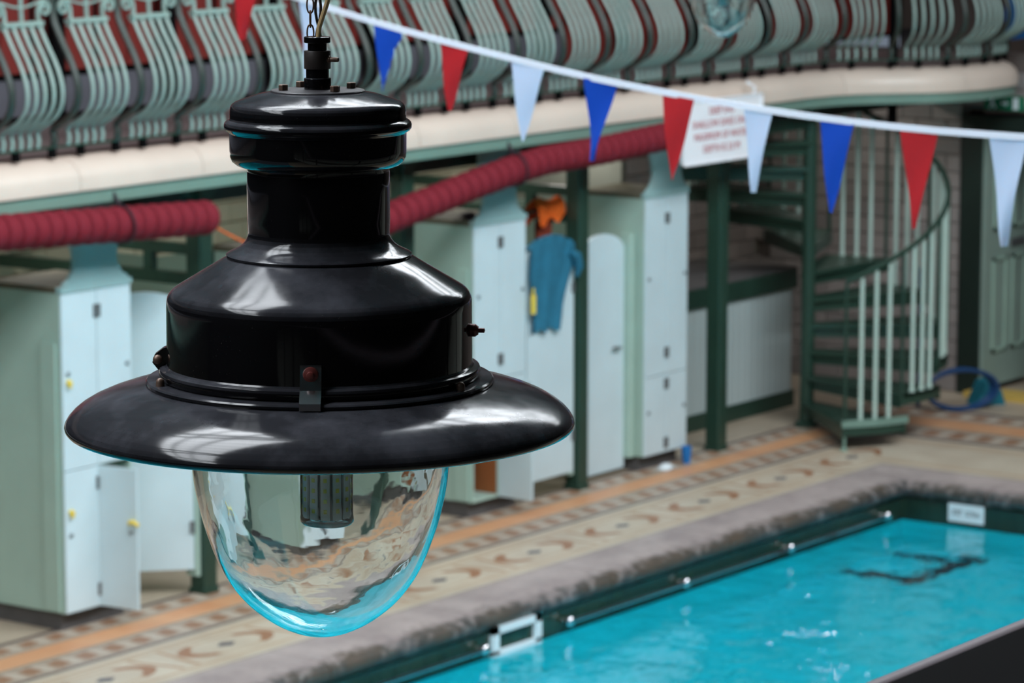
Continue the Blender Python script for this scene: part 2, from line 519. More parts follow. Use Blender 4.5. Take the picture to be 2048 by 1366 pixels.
while x < 21.8:
    xe = min(x + 1.50, 21.99)
    obj('coping_stone', coping_block(x + 0.004, xe - 0.004, 0, 0, 'y'), M_coping, kerb, True, angle=50)
    x += 1.50
obj('coping_stone', coping_block(21.994, 0, 11.8, 0, 'corner'), M_coping, kerb, True, angle=50)
y = 11.796
while y > 3.2:
    obj('coping_stone', coping_block(0, 0, max(y - 1.5, 3.0), y - 0.006, 'x'), M_coping, kerb, True, angle=50)
    y -= 1.5

# pool shell and water
WL = -0.30
WX, WY = PX - 0.48, PY - 0.46
M_pwall2 = paint('turquoise_pool_side', (0, 214, 224), 0.5, 0.04, 1.5)     # pool walls (inner faces)
mb = MB()
mb.box(-1.6, WX + 0.3, WY, WY + 0.3, -0.31, -0.13)
mb.box(WX, WX + 0.3, 3.3, WY, -0.31, -0.13)
struct(obj('pool_wall', mb, M_ptile), 'dark green tiled band of the pool wall above the water')
mb = MB()
m2 = MB().box(-1.6, WX + 0.3, WY, WY + 0.3, -1.5, -0.31).box(WX, WX + 0.3, 3.3, WY, -1.5, -0.31)
struct(obj('pool_side', m2, M_pwall2), 'turquoise pool sides under the water')
mb.box(-1.9, -1.6, 3.0, WY + 0.3, -1.5, -0.15)
mb.box(-1.6, WX + 0.3, 3.0, 3.3, -1.5, -0.15)
mb.box(-1.9, WX + 0.3, 3.0, WY + 0.3, -1.65, -1.25)
struct(obj('pool_basin', mb, M_pfloor), 'turquoise pool basin under the water')
mb = MB(); nx, ny = 40, 20
mb.add([(-1.6, 3.3, WL), (WX, 3.3, WL), (WX, WY, WL), (-1.6, WY, WL)], [(0, 1, 2, 3)])
struct(obj('pool_water', mb, M_water), 'clear turquoise pool water with small ripples')
mb = MB()
FZ = -1.249
mb.box(21.48, WX, 11.80, 11.96, FZ, FZ + 0.004)
mb.box(21.48, 21.66, 11.96, 12.48, FZ, FZ + 0.004)
mb.box(22.22, 22.34, 11.96, 12.48, FZ, FZ + 0.004)
struct(obj('pool_floor_marking', mb, M_plane), 'dark tiled marking lines on the pool floor near the corner')

# wall behind the lockers with glazed bricks
wl = group_empty('wall_left', 'glazed brick wall behind the lockers under the gallery')
obj('backing', MB().box(X0, EW + 0.3, YW, YW + 0.25, 0, 3.0), M_mortar, wl)
def brick_mesh(w, h, d, axis, mat):
    b = 0.006
    mb = MB()
    o = [(-w / 2, -h / 2), (w / 2, -h / 2), (w / 2, h / 2), (-w / 2, h / 2)]
    i = [(-w / 2 + b, -h / 2 + b), (w / 2 - b, -h / 2 + b), (w / 2 - b, h / 2 - b), (-w / 2 + b, h / 2 - b)]
    if axis == 'y': vs = [(a, 0, c) for a, c in o] + [(a, -d + b, c) for a, c in o] + [(a, -d, c) for a, c in i]
    else: vs = [(0, a, c) for a, c in o] + [(-d + b, a, c) for a, c in o] + [(-d, a, c) for a, c in i]
    fs = [(k, (k + 1) % 4, 4 + (k + 1) % 4, 4 + k) for k in range(4)] + [(4 + k, 4 + (k + 1) % 4, 8 + (k + 1) % 4, 8 + k) for k in range(4)] + [(8, 9, 10, 11)]
    mb.add(vs, fs)
    return mb.mesh('brick', mat)
BW, BH = 0.30, 0.15
bmY = brick_mesh(BW - 0.008, BH - 0.008, 0.03, 'y', M_brickb)
cnt = 0
for r in range(8):
    z = 1.63 + r * BH + BH / 2
    xx = 14.9 + (r % 2) * BW / 2
    while xx < 22.8 and cnt < 290:
        place('brick', bmY, wl, (xx + BW / 2, YW, z)); xx += BW; cnt += 1
mb = MB()
for r in range(20):
    z = r * BH + BH / 2
    xx = 11.9 + (r % 2) * BW / 2
    if z < 1.6:
        while xx < 22.9:
            mb.box(xx + 0.004, xx + BW - 0.004, YW - 0.03, YW, z - BH / 2 + 0.004, z + BH / 2 - 0.004); xx += BW
    elif z < 2.83:
        while xx < 14.85:
            mb.box(xx + 0.004, min(xx + BW - 0.004, 14.88), YW - 0.03, YW, z - BH / 2 + 0.004, z + BH / 2 - 0.004); xx += BW
o = obj('brickwork', mb, M_brickb, wl); o['kind'] = 'stuff'
# wall beside the staircase (same wall, pinkish bricks) and end wall
we = group_empty('wall_end', 'pinkish grey glazed brick wall behind the spiral staircase')
obj('backing', MB().box(EW, EW + 0.25, 14.05, YW + 0.25, 0, 3.0).box(EW, EW + 0.25, YN, 12.75, 0, 3.0).box(EW, EW + 0.25, 12.75, 14.05, 2.5, 3.0), M_mortarp, we)
bmXh = brick_mesh(BW / 2 - 0.008, BH - 0.008, 0.03, 'x', M_brickp)
bmX = brick_mesh(BW - 0.008, BH - 0.008, 0.03, 'x', M_brickp)
cnt = 0
for r in range(19):
    z = r * BH + BH / 2
    yy = 14.12 + (r % 2) * BW / 2
    while yy < 16.0:
        place('brick', bmX, we, (EW, yy + BW / 2, z)); yy += BW; cnt += 1
    if r % 2: place('brick', bmXh, we, (EW, 14.12 + BW / 4, z))
for r in range(2):
    yy = 12.9
    while yy < 14.05:
        place('brick', bmX, we, (EW, yy + BW / 2, 2.62 + r * BH)); yy += BW
bmP = brick_mesh(BW - 0.008, BH - 0.008, 0.03, 'y', M_brickp)
for r in range(14):
    z = 0.85 + r * BH
    xx = 23.0 + (r % 2) * BW / 2
    while xx < 26.2:
        place('brick', bmP, we, (xx + BW / 2, YW - 0.002, z)); xx += BW

# upper walls and roof
struct(obj('wall_upper', MB().box(X0, X1, YW + 0.02, YW + 0.3, 3.0, 7.6), M_upper), 'upper gallery wall')
M_nearlow = paint('near_wall_glazed_tile', (206, 200, 184), 0.4, 0.05)
struct(obj('wall_near_lower', MB().box(X0, X1, YN - 0.3, YN, 0, 2.75), M_nearlow), 'pale glazed wall under the near gallery')
struct(obj('wall_near', MB().box(X0, X1, YN - 0.3, YN, 2.75, 7.6), M_nearwall), 'near side wall behind the camera')
struct(obj('wall_far', MB().box(X1, X1 + 0.3, YN, YW + 0.3, 0, 11), M_upper), 'far gable wall')
struct(obj('wall_back', MB().box(X0 - 0.3, X0, YN, YW + 0.3, 0, 11), M_nearwall), 'gable wall beyond the left of the view')
mb = MB()
def slope(y0, z0, y1, z1, t=0.12):
    mb.add([(X0, y0, z0), (X1, y0, z0), (X1, y1, z1), (X0, y1, z1), (X0, y0, z0 + t), (X1, y0, z0 + t), (X1, y1, z1 + t), (X0, y1, z1 + t)],
           [(0, 1, 2, 3), (4, 5, 6, 7), (0, 1, 5, 4), (2, 3, 7, 6), (0, 3, 7, 4), (1, 2, 6, 5)])
slope(YN - 0.3, 7.2, 4.3, 9.0); slope(YW + 0.3, 7.2, 8.0, 10.45)
mb.box(X0, X1, 7.85, 8.15, 10.35, 10.7)
struct(obj('ceiling', mb, M_ceil), 'boarded lower slopes of the roof')
roof = group_empty('roof_frame', 'iron rafters and glazing bars of the glass roof')
bar = MB(); rft = MB()
def rib(mbx, x, w, h, y0, z0, y1, z1):
    mbx.add([(x - w, y0, z0 - h), (x + w, y0, z0 - h), (x + w, y1, z1 - h), (x - w, y1, z1 - h), (x - w, y0, z0), (x + w, y0, z0), (x + w, y1, z1), (x - w, y1, z1)],
            [(0, 1, 2, 3), (4, 5, 6, 7), (0, 1, 5, 4), (2, 3, 7, 6), (0, 3, 7, 4), (1, 2, 6, 5)])
for x in [v * 0.6 + X0 + 0.5 for v in range(60)]:
    rib(bar, x, 0.015, 0.05, 4.3, 8.95, 8.0, 10.45)
for x in [v * 3.4 - 5.6 for v in range(11)]:
    rib(rft, x, 0.07, 0.25, 4.0, 8.8, 8.0, 10.4); rib(rft, x, 0.07, 0.25, 12.0, 8.8, 8.0, 10.4)
    rft.box(x - 0.06, x + 0.06, 2.5, 13.5, 8.15, 8.3)
for y in (5.6, 6.8): rft.box(X0, X1, y - 0.05, y + 0.05, 8.9 + (y - 4.3) * 0.4, 9.0 + (y - 4.3) * 0.4)
obj('glazing_bars', bar, M_ceil, roof); obj('rafters', rft, M_green, roof)

# ================================================================== GALLERY
# front line of the ledge, seen from above
front = [(-7.0, 14.09), (20.0, 14.09), (23.3, 14.09), (23.8, 14.08), (24.15, 14.02), (24.4, 13.88), (24.62, 13.67), (24.85, 13.49), (25.15, 13.39), (25.5, 13.35), (25.9, 13.37), (26.15, 13.47), (26.32, 13.65)]
def catmull(P, n=6):
    out = []
    for i in range(len(P) - 1):
        p0 = Vector(P[max(i - 1, 0)]); p1 = Vector(P[i]); p2 = Vector(P[i + 1]); p3 = Vector(P[min(i + 2, len(P) - 1)])
        if i < 2: out.append(p1); continue
        for k in range(n):
            t = k / n
            out.append(0.5 * ((2 * p1) + (p2 - p0) * t + (2 * p0 - 5 * p1 + 4 * p2 - p3) * t * t + (3 * p1 - p0 - 3 * p2 + p3) * t ** 3))
    out.append(Vector(P[-1])); return out
FP = catmull(front)
FL = [0.0]
for a, b in zip(FP, FP[1:]): FL.append(FL[-1] + (b - a).length)
def along(s):
    for i in range(len(FP) - 1):
        if s <= FL[i + 1] or i == len(FP) - 2:
            t = (s - FL[i]) / (FL[i + 1] - FL[i]); p = FP[i].lerp(FP[i + 1], t)
            break
    e = 0.12
    def at(q):
        q = max(0, min(q, FL[-1] - 1e-4))
        for i in range(len(FP) - 1):
            if q <= FL[i + 1]: return FP[i].lerp(FP[i + 1], (q - FL[i]) / (FL[i + 1] - FL[i]))
        return FP[-1]
    tg = (at(s + e) - at(s - e)).normalized()
    return p, tg, Vector((-tg.y, tg.x))
def sweep(prof, s0, s1, step=0.2):
    n = len(prof); m = max(1, math.ceil((s1 - s0) / step)) if s1 > 30.0 else 1
    vs = []
    for i in range(m + 1):
        p, t, nn = along(s0 + (s1 - s0) * i / m)
        vs += [(p.x + nn.x * o, p.y + nn.y * o, z) for o, z in prof]
    fs = [tuple(range(n)), tuple(range(m * n, m * n + n))[::-1]]
    for i in range(m):
        fs += [(i * n + k, i * n + (k + 1) % n, (i + 1) * n + (k + 1) % n, (i + 1) * n + k) for k in range(n)]
    return MB().add(vs, fs)
ledge_prof = [(0.0, 2.775), (0.0, 2.85), (0.02, 2.90), (0.06, 2.94), (0.12, 2.965), (0.20, 2.98), (0.22, 2.98), (0.22, 2.775)]
ledge = group_empty('gallery_ledge', 'cream glazed ledge along the gallery edge')
S_END = FL[-1]
s = 17.6
while s < S_END:
    e = min(s + 1.131, S_END)
    obj('ledge_block', sweep(ledge_prof, s + 0.003, e - 0.003, 0.1), M_cream, ledge, True, angle=50)
    s += 1.131
struct(obj('trim_1', sweep([(0.02, 2.69), (0.02, 2.775), (0.2, 2.775), (0.2, 2.72), (0.06, 2.69)], 0.5, S_END, 0.1), M_strip, None, True, angle=30), 'grey green moulding under the cream ledge')
mb = MB()
pts = [(p.x + n_.x * 0.2, p.y + n_.y * 0.2) for p, t, n_ in (along(q) for q in [0.01, 27.0] + [30.0 + k * 0.12 for k in range(int((S_END - 30.0) / 0.12))])]
mb.prism(pts + [(26.4, 13.9), (EW, YW), (X0, YW)], 2.80, 2.985)
struct(obj('gallery_floor', mb, M_gfloor), 'stone floor of the upper gallery')
struct(obj('trim_2', MB().box(X0, EW, 14.36, 14.48, 2.56, 2.78), M_dgreen), 'dark green girder under the gallery edge')
mb = MB()
mb.box(X0, EW, 14.5, YW, 2.76, 2.80)
struct(obj('gallery_soffit', mb, M_dark), 'dark boarded underside of the gallery')
# near gallery (below and behind the camera)
struct(obj('near_gallery_floor', MB().box(X0, X1, YN, 1.35, 2.75, 3.0), M_dark), 'near gallery floor below the camera')

# boards of the gallery wall
gw = group_empty('gallery_wall', 'dark red boarded front behind the gallery railing')
GY = 15.86
obj('backing', MB().box(X0, 28.4, GY, GY + 0.06, 2.985, 6.0), M_black, gw)
bd2 = MB().box(-0.135, 0.135, -0.03, 0, 3.02, 5.6).mesh('board', M_red)
bd = MB().box(-0.135, 0.135, -0.03, 0, 3.335, 5.6).mesh('board', M_red)
x = 13.0; k = 0
while x < 28.2:
    place('board', bd if x < 22.9 else bd2, gw, (x, GY, 0)); k += 1
    x += 0.285 if k % 2 else 0.335
obj('skirting', MB().box(X0, 22.7, GY - 0.035, GY, 3.05, 3.29).box(X0, 22.7, GY - 0.036, GY, 3.05, 3.06), M_skirt, gw)
# dark uprights standing before the boards
for k in range(14):
    x = 15.55 + k * 1.131
    if x > 26: break
    obj('upright', MB().bevbox(-0.05, 0.05, -0.04, 0.04, 2.985, 5.5, 0.012), M_black, gw, False, (x, GY - 0.12, 0))

# ------------------------------------------------------------------ gallery railing: bellied panels of five bars
def bar_path(x, dz=0.0):
    P = [(0.0, 3.045), (-0.012, 3.10), (0.0, 3.15), (-0.05, 3.185), (-0.13, 3.23), (-0.195, 3.30), (-0.215, 3.39), (-0.20, 3.48), (-0.155, 3.58), (-0.10, 3.67), (-0.055, 3.75), (-0.03, 3.80)]
    P = [Vector((a, b)) for a, b in P]
    out = []
    for i in range(len(P) - 1):
        p0, p1, p2, p3 = P[max(i - 1, 0)], P[i], P[i + 1], P[min(i + 2, len(P) - 1)]
        for k in range(2):
            t = k / 2
            q = 0.5 * ((2 * p1) + (p2 - p0) * t + (2 * p0 - 5 * p1 + 4 * p2 - p3) * t * t + (3 * p1 - p0 - 3 * p2 + p3) * t ** 3)
            out.append((x, q.x, q.y))
    out.append((x, P[-1].x, P[-1].y))
    return out
bar_me = MB().tube(bar_path(0), 0.0138, 6).mesh('baluster', M_rail, True, 60)
cross_me = MB().box(-0.018, 0.318, -0.058, -0.008, 3.79, 3.815).mesh('cross_bar', M_rail)
bosses = MB()
for i in range(5): bosses.lathe([(0, 3.76), (0.02, 3.768), (0.024, 3.785), (0.0, 3.80)], 8, (i * 0.0747, -0.033, 0))
boss_me = bosses.mesh('boss', M_rail, True)
def scroll_path(x, s):      # s=+1 curls to +x
    pts = [(x, -0.035, 3.80), (x - s * 0.008, -0.03, 3.84), (x - s * 0.004, -0.028, 3.885)]
    cx, cz = x + s * 0.052, 3.875
    for k in range(20):
        a = PI - k * PI / 6.2
        r = 0.052 * (1 - k / 26)
        pts.append((cx + s * r * math.cos(a), -0.028, cz + r * math.sin(a) + 0.012))
    return pts
sc_l = MB().tube(scroll_path(0.0, -1), [0.015] * 6 + [0.012] * 17, 6).mesh('scroll', M_rail, True, 60)
sc_r = MB().tube(scroll_path(0.2988, 1), [0.015] * 6 + [0.012] * 17, 6).mesh('scroll', M_rail, True, 60)
mid_me = MB().tube([(0.1494, -0.035, 3.80), (0.1494, -0.03, 3.86), (0.1494, -0.028, 3.905), (0.1494, -0.028, 3.99)], 0.014, 6).mesh('stem', M_rail, True)
arc_me = MB().tube([(-0.02 + 0.34 * k / 8, -0.028, 3.935 - 0.035 * math.sin(PI * k / 8)) for k in range(9)], 0.008, 5).mesh('arc', M_rail, True)
dk_me = MB().tube([(0.435, a, b) for _, a, b in bar_path(0)] + [(0.435, -0.01, 3.9), (0.435, -0.01, 3.99)], 0.022, 6).mesh('standard', M_stan, True, 60)
foot_me = MB().bevbox(-0.022, 0.022, -0.022, 0.022, 2.98, 3.045, 0.005).mesh('foot_block', M_black)
gr = thing('gallery_railing', 'mint iron gallery railing of bellied bars with scrolls on the cream ledge', 'railing', (0, 0, 0))
SPX = 7.0      # arc length equals x + 7 on the straight
n = 0
s = 14.57 + 7.0 - 0.5655 * 2
nb = 0
while s + 0.5 < S_END:
    for i in range(5):
        p, t, nn = along(s + i * 0.0747)
        a = math.atan2(t.y, t.x)
        place('baluster', bar_me, gr, (p.x + nn.x * 0.11, p.y + nn.y * 0.11, 0), (0, 0, a)); nb += 1
    p, t, nn = along(s + 0.15); a = math.atan2(t.y, t.x)
    o = (p.x + nn.x * 0.11 - t.x * 0.15, p.y + nn.y * 0.11 - t.y * 0.15, 0)
    for nm, me in (('cross_bar', cross_me), ('scroll', sc_l), ('scroll', sc_r), ('stem', mid_me), ('arc', arc_me)):
        place(nm, me, gr, o, (0, 0, a))
    bo = place('boss', boss_me, gr, o, (0, 0, a)); bo['kind'] = 'stuff'
    p, t, nn = along(s + 0.435); a = math.atan2(t.y, t.x)
    place('standard', dk_me, gr, (p.x + nn.x * 0.11 - t.x * 0.435, p.y + nn.y * 0.11 - t.y * 0.435, 0), (0, 0, a))
    for q in (0.12, 0.435):
        p, t, nn = along(s + q); a = math.atan2(t.y, t.x)
        place('foot_block', foot_me, gr, (p.x + nn.x * 0.12, p.y + nn.y * 0.12, 0), (0, 0, a))
    s += 0.5655
obj('bottom_rail', sweep([(0.095, 3.04), (0.095, 3.052), (0.14, 3.052), (0.14, 3.04)], 20.2, S_END, 0.1), M_green, gr)
obj('handrail', sweep([(0.06, 3.99), (0.06, 4.02), (0.075, 4.035), (0.115, 4.035), (0.13, 4.02), (0.13, 3.99)], 20.2, S_END, 0.1), M_green, gr)

tag(obj('drop_pipe', MB().tube([(24.80, 13.93, 2.45), (24.80, 13.93, 5.2)], 0.04, 10), M_black, None, True), 'dark vertical pipe rising through the gallery ledge above the staircase', 'pipe')
tag(obj('blue_board', MB().box(28.45, 29.3, 14.75, 14.80, 2.96, 3.36).box(28.45, 29.3, 14.74, 14.81, 3.36, 3.38), M_blue), 'bright blue board at the far end of the gallery', 'board')

# ================================================================== COLUMNS UNDER THE GALLERY
posts = [16.515, 18.66, 20.81, 22.78]
for x, lab in zip(posts, ('dark green square post at the red roll end, left of the lamp', 'dark green square post just right of the lamp neck',
                          'dark green square post between the teal shirt and the arched door', 'dark green square post in front of the white boarded screen')):
    t = thing('gallery_post', lab, 'post', (x, 14.36, 0), 0, 'square green posts under the gallery')
    obj('shaft', MB().bevbox(-0.066, 0.066, -0.066, 0.066, 0.0, 2.72, 0.012), M_green, t)
    obj('base', MB().bevbox(-0.075, 0.075, -0.075, 0.075, 0.0, 0.03, 0.012), M_green, t)
    br = MB()
    for sg in (-1, 1):
        br.plate([(sg * 0.06, 2.72), (sg * 0.06, 2.52), (sg * 0.10, 2.60), (sg * 0.18, 2.65), (sg * 0.30, 2.68), (sg * 0.30, 2.72)], -0.03, 0.03)
    obj('bracket', br, M_green, t)

for i, (x, lab) in enumerate(((16.515, 'dark green rails running back from the post by the red roll'), (20.81, 'dark green rails running back behind the orange towel'))):
    t = thing('cubicle_rail', lab, 'rail', (x, 14.43, 0), 0, 'green rails behind the posts')
    obj('top_rail', MB().box(-0.03, 0.03, 0, 1.7, 2.22, 2.29), M_green, t)
    obj('lower_rail', MB().box(-0.035, 0.035, 0, 1.7, 2.02, 2.10), M_green, t)
    obj('stile', MB().box(-0.03, 0.03, 0.32, 0.39, 2.10, 2.22), M_green, t)

# ================================================================== LOCKERS
hinge_me = MB().bevbox(-0.016, 0.016, -0.008, 0.008, -0.04, 0.04, 0.003).mesh('hinge', M_hinge)
lock_me = MB().lathe([(0, 0), (0.014, 0.0), (0.014, 0.012), (0.008, 0.016), (0, 0.016)], 10, (0, 0, 0), 'y', M=Matrix.Rotation(PI, 4, 'Z')).mesh('lock', M_knob, True)
def door_panel(parent, x0, x1, z0, z1, hinge_side, ang, front_y=-0.0, bands=(), lock=True, label=None):
    """hinge_side +1: hinged at x1, -1: hinged at x0; ang opens outward"""
    w = x1 - x0
    d = bpy.data.objects.new('door', None)
    hx = x1 if hinge_side > 0 else x0
    mb = MB()
    if hinge_side > 0: mb.bevbox(-w, 0, -0.018, 0, z0, z1, 0.003)
    else: mb.bevbox(0, w, -0.018, 0, z0, z1, 0.003)
    o = obj('door', mb, M_pale, parent, False, (hx, front_y, 0), (0, 0, ang))
    if label: o['label'] = label
    for q in (0.12, 0.88):
        place('hinge', hinge_me, o, (-0.012 * hinge_side, -0.02, z0 + (z1 - z0) * q))
    if lock:
        zz = z0 + (z1 - z0) * 0.55
        place('lock', lock_me, o, (-hinge_side * (w - 0.045), -0.018, zz))
    return o
def locker(x0, w, label, opens=(), zs=1.02, depth=0.62, bands=()):
    """two by two locker unit on a plinth; front plane at y=14.30"""
    t = thing('locker', label, 'locker', (x0, 14.30, 0), 0, 'two-door-wide mint lockers along the wall')
    hw = w / 2; z0, z1 = 0.12, 2.13
    c = MB()
    c.box(0, 0.018, 0.0, depth, z0, z1); c.box(w - 0.018, w, 0, depth, z0, z1)
    c.box(0, w, depth - 0.012, depth, z0, z1)
    c.box(0.018, w - 0.018, 0.002, depth - 0.012, z1 - 0.02, z1); 
    c.box(0.018, w - 0.018, 0.002, depth - 0.012, zs - 0.009, zs + 0.009); c.box(hw - 0.009, hw + 0.009, 0.002, depth - 0.012, z0, z1)
    obj('carcass', c, M_mint, t)
    obj('inside_panel', MB().box(0.02, w - 0.02, depth - 0.02, depth - 0.012, z0 + 0.02, z1 - 0.02).box(hw + -0.012, hw - 0.009, 0.01, depth - 0.02, z0 + 0.02, zs - 0.01), M_brown, t)
    obj('bottom_shelf', MB().box(0.018, w - 0.018, 0.0, depth - 0.012, z0, z0 + 0.02), M_mint, t)
    obj('plinth', MB().box(0.03, w - 0.03, 0.06, depth, 0.0, z0), M_plinth, t)
    obj('cornice', MB().box(-0.004, w + 0.004, -0.026, 0.02, z1, z1 + 0.038), M_neck, t)
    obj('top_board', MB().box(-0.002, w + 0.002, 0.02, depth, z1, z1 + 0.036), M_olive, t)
    g = 0.003
    for (a, b, lo, hi, hs, key) in ((0, hw, zs, z1, 1, 'ul'), (hw, w, zs, z1, -1, 'ur'), (0, hw, z0, zs, 1, 'll'), (hw, w, z0, zs, -1, 'lr')):
        ang = dict(opens).get(key, 0)
        lab = None
        d = door_panel(t, a + g, b - g, lo + g, hi - g, hs, math.radians(ang) * 1.0, 0.0)
        if ang: d['label'] = 'lower locker door standing open'
        if key in bands:
            zz = lo + (hi - lo) * {'ul': 0.5, 'll': 0.71, 'lr': 0.62}.get(key, 0.5)
            xx = -hs * (hw - 0.05)
            obj('key_band', MB().tube([(xx, -0.02, zz), (xx + 0.03, -0.05, zz + 0.015), (xx + 0.07, -0.04, zz - 0.01)] if key == 'lr' else [(xx, -0.02, zz + 0.012), (xx + 0.006, -0.04, zz), (xx, -0.035, zz - 0.03)], 0.013, 6).lathe([(0, -0.016), (0.017, -0.01), (0.017, 0.01), (0, 0.016)], 8, (xx, -0.03, zz)), M_yellow, d, True)
    # neck board rising to the gallery
    cx = w / 2
    half = [(0.30, 2.165), (0.285, 2.19), (0.245, 2.21), (0.213, 2.25), (0.196, 2.30), (0.196, 2.35), (0.212, 2.41), (0.238, 2.46), (0.25, 2.52), (0.25, 2.78)]
    out = [(cx - a, z) for a, z in half] + [(cx + a, z) for a, z in reversed(half)]
    obj('neck_board', MB().plate(out, -0.02, 0.005), M_neck, t)
    return t
locker(15.13, 0.635, 'pale mint locker at the far left with lower right door ajar and yellow key bands', (('lr', -84),), 1.02, 0.62, ('ul', 'll', 'lr'))
locker(17.30, 0.62, 'pale mint locker standing directly behind the lamp globe', (), 1.0)
locker(19.40, 0.64, 'pale mint locker right of the lamp with lower left door swung open', (('ll', 87),), 1.0)
locker(21.62, 0.60, 'pale mint locker beneath the white lettered sign, all doors shut', (), 0.74)

# cubicle partitions continuing the locker sides to the wall
def partition(x, label, y0=14.93, y1=16.17):
    t = thing('cubicle_partition', label, 'partition', (x, 0, 0), 0, 'mint cubicle partitions behind the lockers')
    # curved top edge dropping towards the front
    out = [(y0, 0.12), (y1, 0.12), (y1, 2.05), (y0 + 0.5, 2.05), (y0, 2.13)]
    vs = [(0, y, z) for y, z in out] + [(0.03, y, z) for y, z in out]; n = len(out)
    obj('board', MB().add(vs, [tuple(range(n)), tuple(range(n, 2 * n))[::-1]] + [(i, (i + 1) % n, n + (i + 1) % n, n + i) for i in range(n)]), M_mint, t)
    obj('foot_rail', MB().box(-0.005, 0.035, y0, y1, 0.02, 0.13), M_plinth, t)
    return t
partition(15.13, 'mint partition behind the far left locker')
partition(19.40, 'mint partition behind the locker right of the lamp')
partition(21.62, 'mint partition behind the locker under the sign')
partition(17.30, 'mint partition behind the locker hidden by the lamp')
for x, lab in ((15.112, 'mint door jamb strip on the side of the far left locker'), (19.382, 'mint door jamb strip on the side of the locker right of the lamp')):
    tag(obj('jamb_strip', MB().box(0, 0.016, 14.33, 14.45, 0.13, 1.82), M_mint, None, False, (x, 0, 0)), lab, 'jamb', 'jamb strips on locker sides')

# arched cubicle doors
def arched_door(name, label, x_h, y_h, w, z0, ztop, side, ang, handle=False, spring=0.16):
    """side +1 hinged at right edge"""
    t = thing(name, label, 'door', (x_h, y_h, 0), math.radians(ang), 'arched cubicle doors')
    out = [(0, z0), (w, z0), (w, ztop - spring)]
    for k in range(1, 12):
        a = PI * k / 12
        out.append((w / 2 + w / 2 * math.cos(a), ztop - spring + spring * math.sin(a)))
    out.append((0, ztop - spring))
    if side > 0: out = [(x - w, z) for x, z in out]
    obj('leaf', MB().plate(out, -0.02, 0.008), M_pale, t)
    hx = 0.0
    for z in (z0 + 0.28, ztop - 0.4):
        place('hinge', hinge_me, t, (-0.01 * side, -0.024, z))
    if handle:
        obj('handle', MB().tube([(-side * (w - 0.09), -0.02, 0.99), (-side * (w - 0.09), -0.05, 0.99), (-side * (w - 0.19), -0.05, 1.0)], 0.011, 6), M_hinge, t, True)
    return t
arched_door('cubicle_door', 'pale blue arched cubicle door ajar beside the far left locker', 16.42, 14.36, 0.60, 0.17, 2.0, 1, -44)
arched_door('cubicle_door', 'pale blue arched cubicle door with the teal shirt over it', 20.66, 14.31, 0.60, 0.16, 1.96, 1, 0)
arched_door('cubicle_door', 'pale blue arched cubicle door with dark handle right of the third green post', 20.955, 14.45, 0.60, 0.04, 1.885, -1, 0, True)
for x, lab in ((16.42, 'narrow mint door jamb beside the green post left of the lamp'), (20.66, 'narrow mint door jamb right of the teal shirt'), (21.57, 'narrow mint door jamb left of the locker beneath the sign')):
    tag(obj('door_jamb', MB().bevbox(0.004, 0.075, 14.33, 14.44, 0.12, 1.86, 0.01), M_mint, None, False, (x, 0, 0) if x < 21 else (x - 0.03, 0.04, 0)), lab, 'jamb', 'door jambs of the cubicles')

# teal shirt over the second arched door
def shirt():
    mb = MB(); nu, nv = 14, 16
    def edge(v):   # half widths left/right by height fraction (0 top)
        L = [0.0, -0.02, 0.0, 0.02, 0.03]; R = [0.60, 0.575, 0.50, 0.43, 0.40]
        f = v * 4; i = min(int(f), 3); t = f - i
        return L[i] * (1 - t) + L[i + 1] * t, R[i] * (1 - t) + R[i + 1] * t
    for sgn in (0, 1):
        vs = []
        for j in range(nv + 1):
            v = j / nv
            l, r = edge(v)
            for i in range(nu + 1):
                u = i / nu
                x = l + (r - l) * u
                arch = 0.17 * math.sqrt(max(0, 1 - ((x - 0.30) / 0.33) ** 2))
                top = 1.80 + arch
                z = top - v * (0.52 + arch) - 0.015 * math.sin(u * 17) * v
                y = -0.03 - 0.018 * math.sin(u * 13 + v * 3) * v - 0.012 * math.sin(u * 29 + 1)
                if sgn: y -= 0.008
                vs.append((x, y, z))
        fs = [(j * (nu + 1) + i, j * (nu + 1) + i + 1, (j + 1) * (nu + 1) + i + 1, (j + 1) * (nu + 1) + i) for j in range(nv) for i in range(nu)]
        mb.add(vs, fs)
    # fold over the top edge of the door
    ring = [(x, 1.80 + 0.17 * math.sqrt(max(0, 1 - ((x - 0.30) / 0.33) ** 2))) for x in [0.02 + 0.56 * k / 14 for k in range(15)]]
    vs = [(x, -0.04, z) for x, z in ring] + [(x, -0.005, z + 0.012) for x, z in ring] + [(x, 0.03, z) for x, z in ring] + [(x, 0.035, z - 0.22) for x, z in ring]
    m_ = len(ring)
    mb.add(vs, [(r * m_ + i, r * m_ + i + 1, (r + 1) * m_ + i + 1, (r + 1) * m_ + i) for r in range(3) for i in range(m_ - 1)])
    # sleeve lump at the right shoulder
    mb.tube([(0.50, -0.05, 1.84), (0.56, -0.06, 1.80), (0.60, -0.055, 1.72), (0.585, -0.05, 1.64)], [0.03, 0.045, 0.04, 0.015], 8)
    return mb
t = tag(obj('shirt', shirt(), M_shirt, None, True, (20.06, 14.30, 0), angle=70), 'teal shirt draped over the arched cubicle door', 'shirt')
tag(obj('key_tag', MB().bevbox(-0.022, 0.022, -0.012, 0.012, 1.43, 1.57, 0.006).tube([(0, 0, 1.57), (0.0, 0.0, 1.62)], 0.008, 6), M_yellow, None, False, (20.068, 14.235, 0)), 'small yellow tag hanging at the left edge of the teal shirt', 'tag')
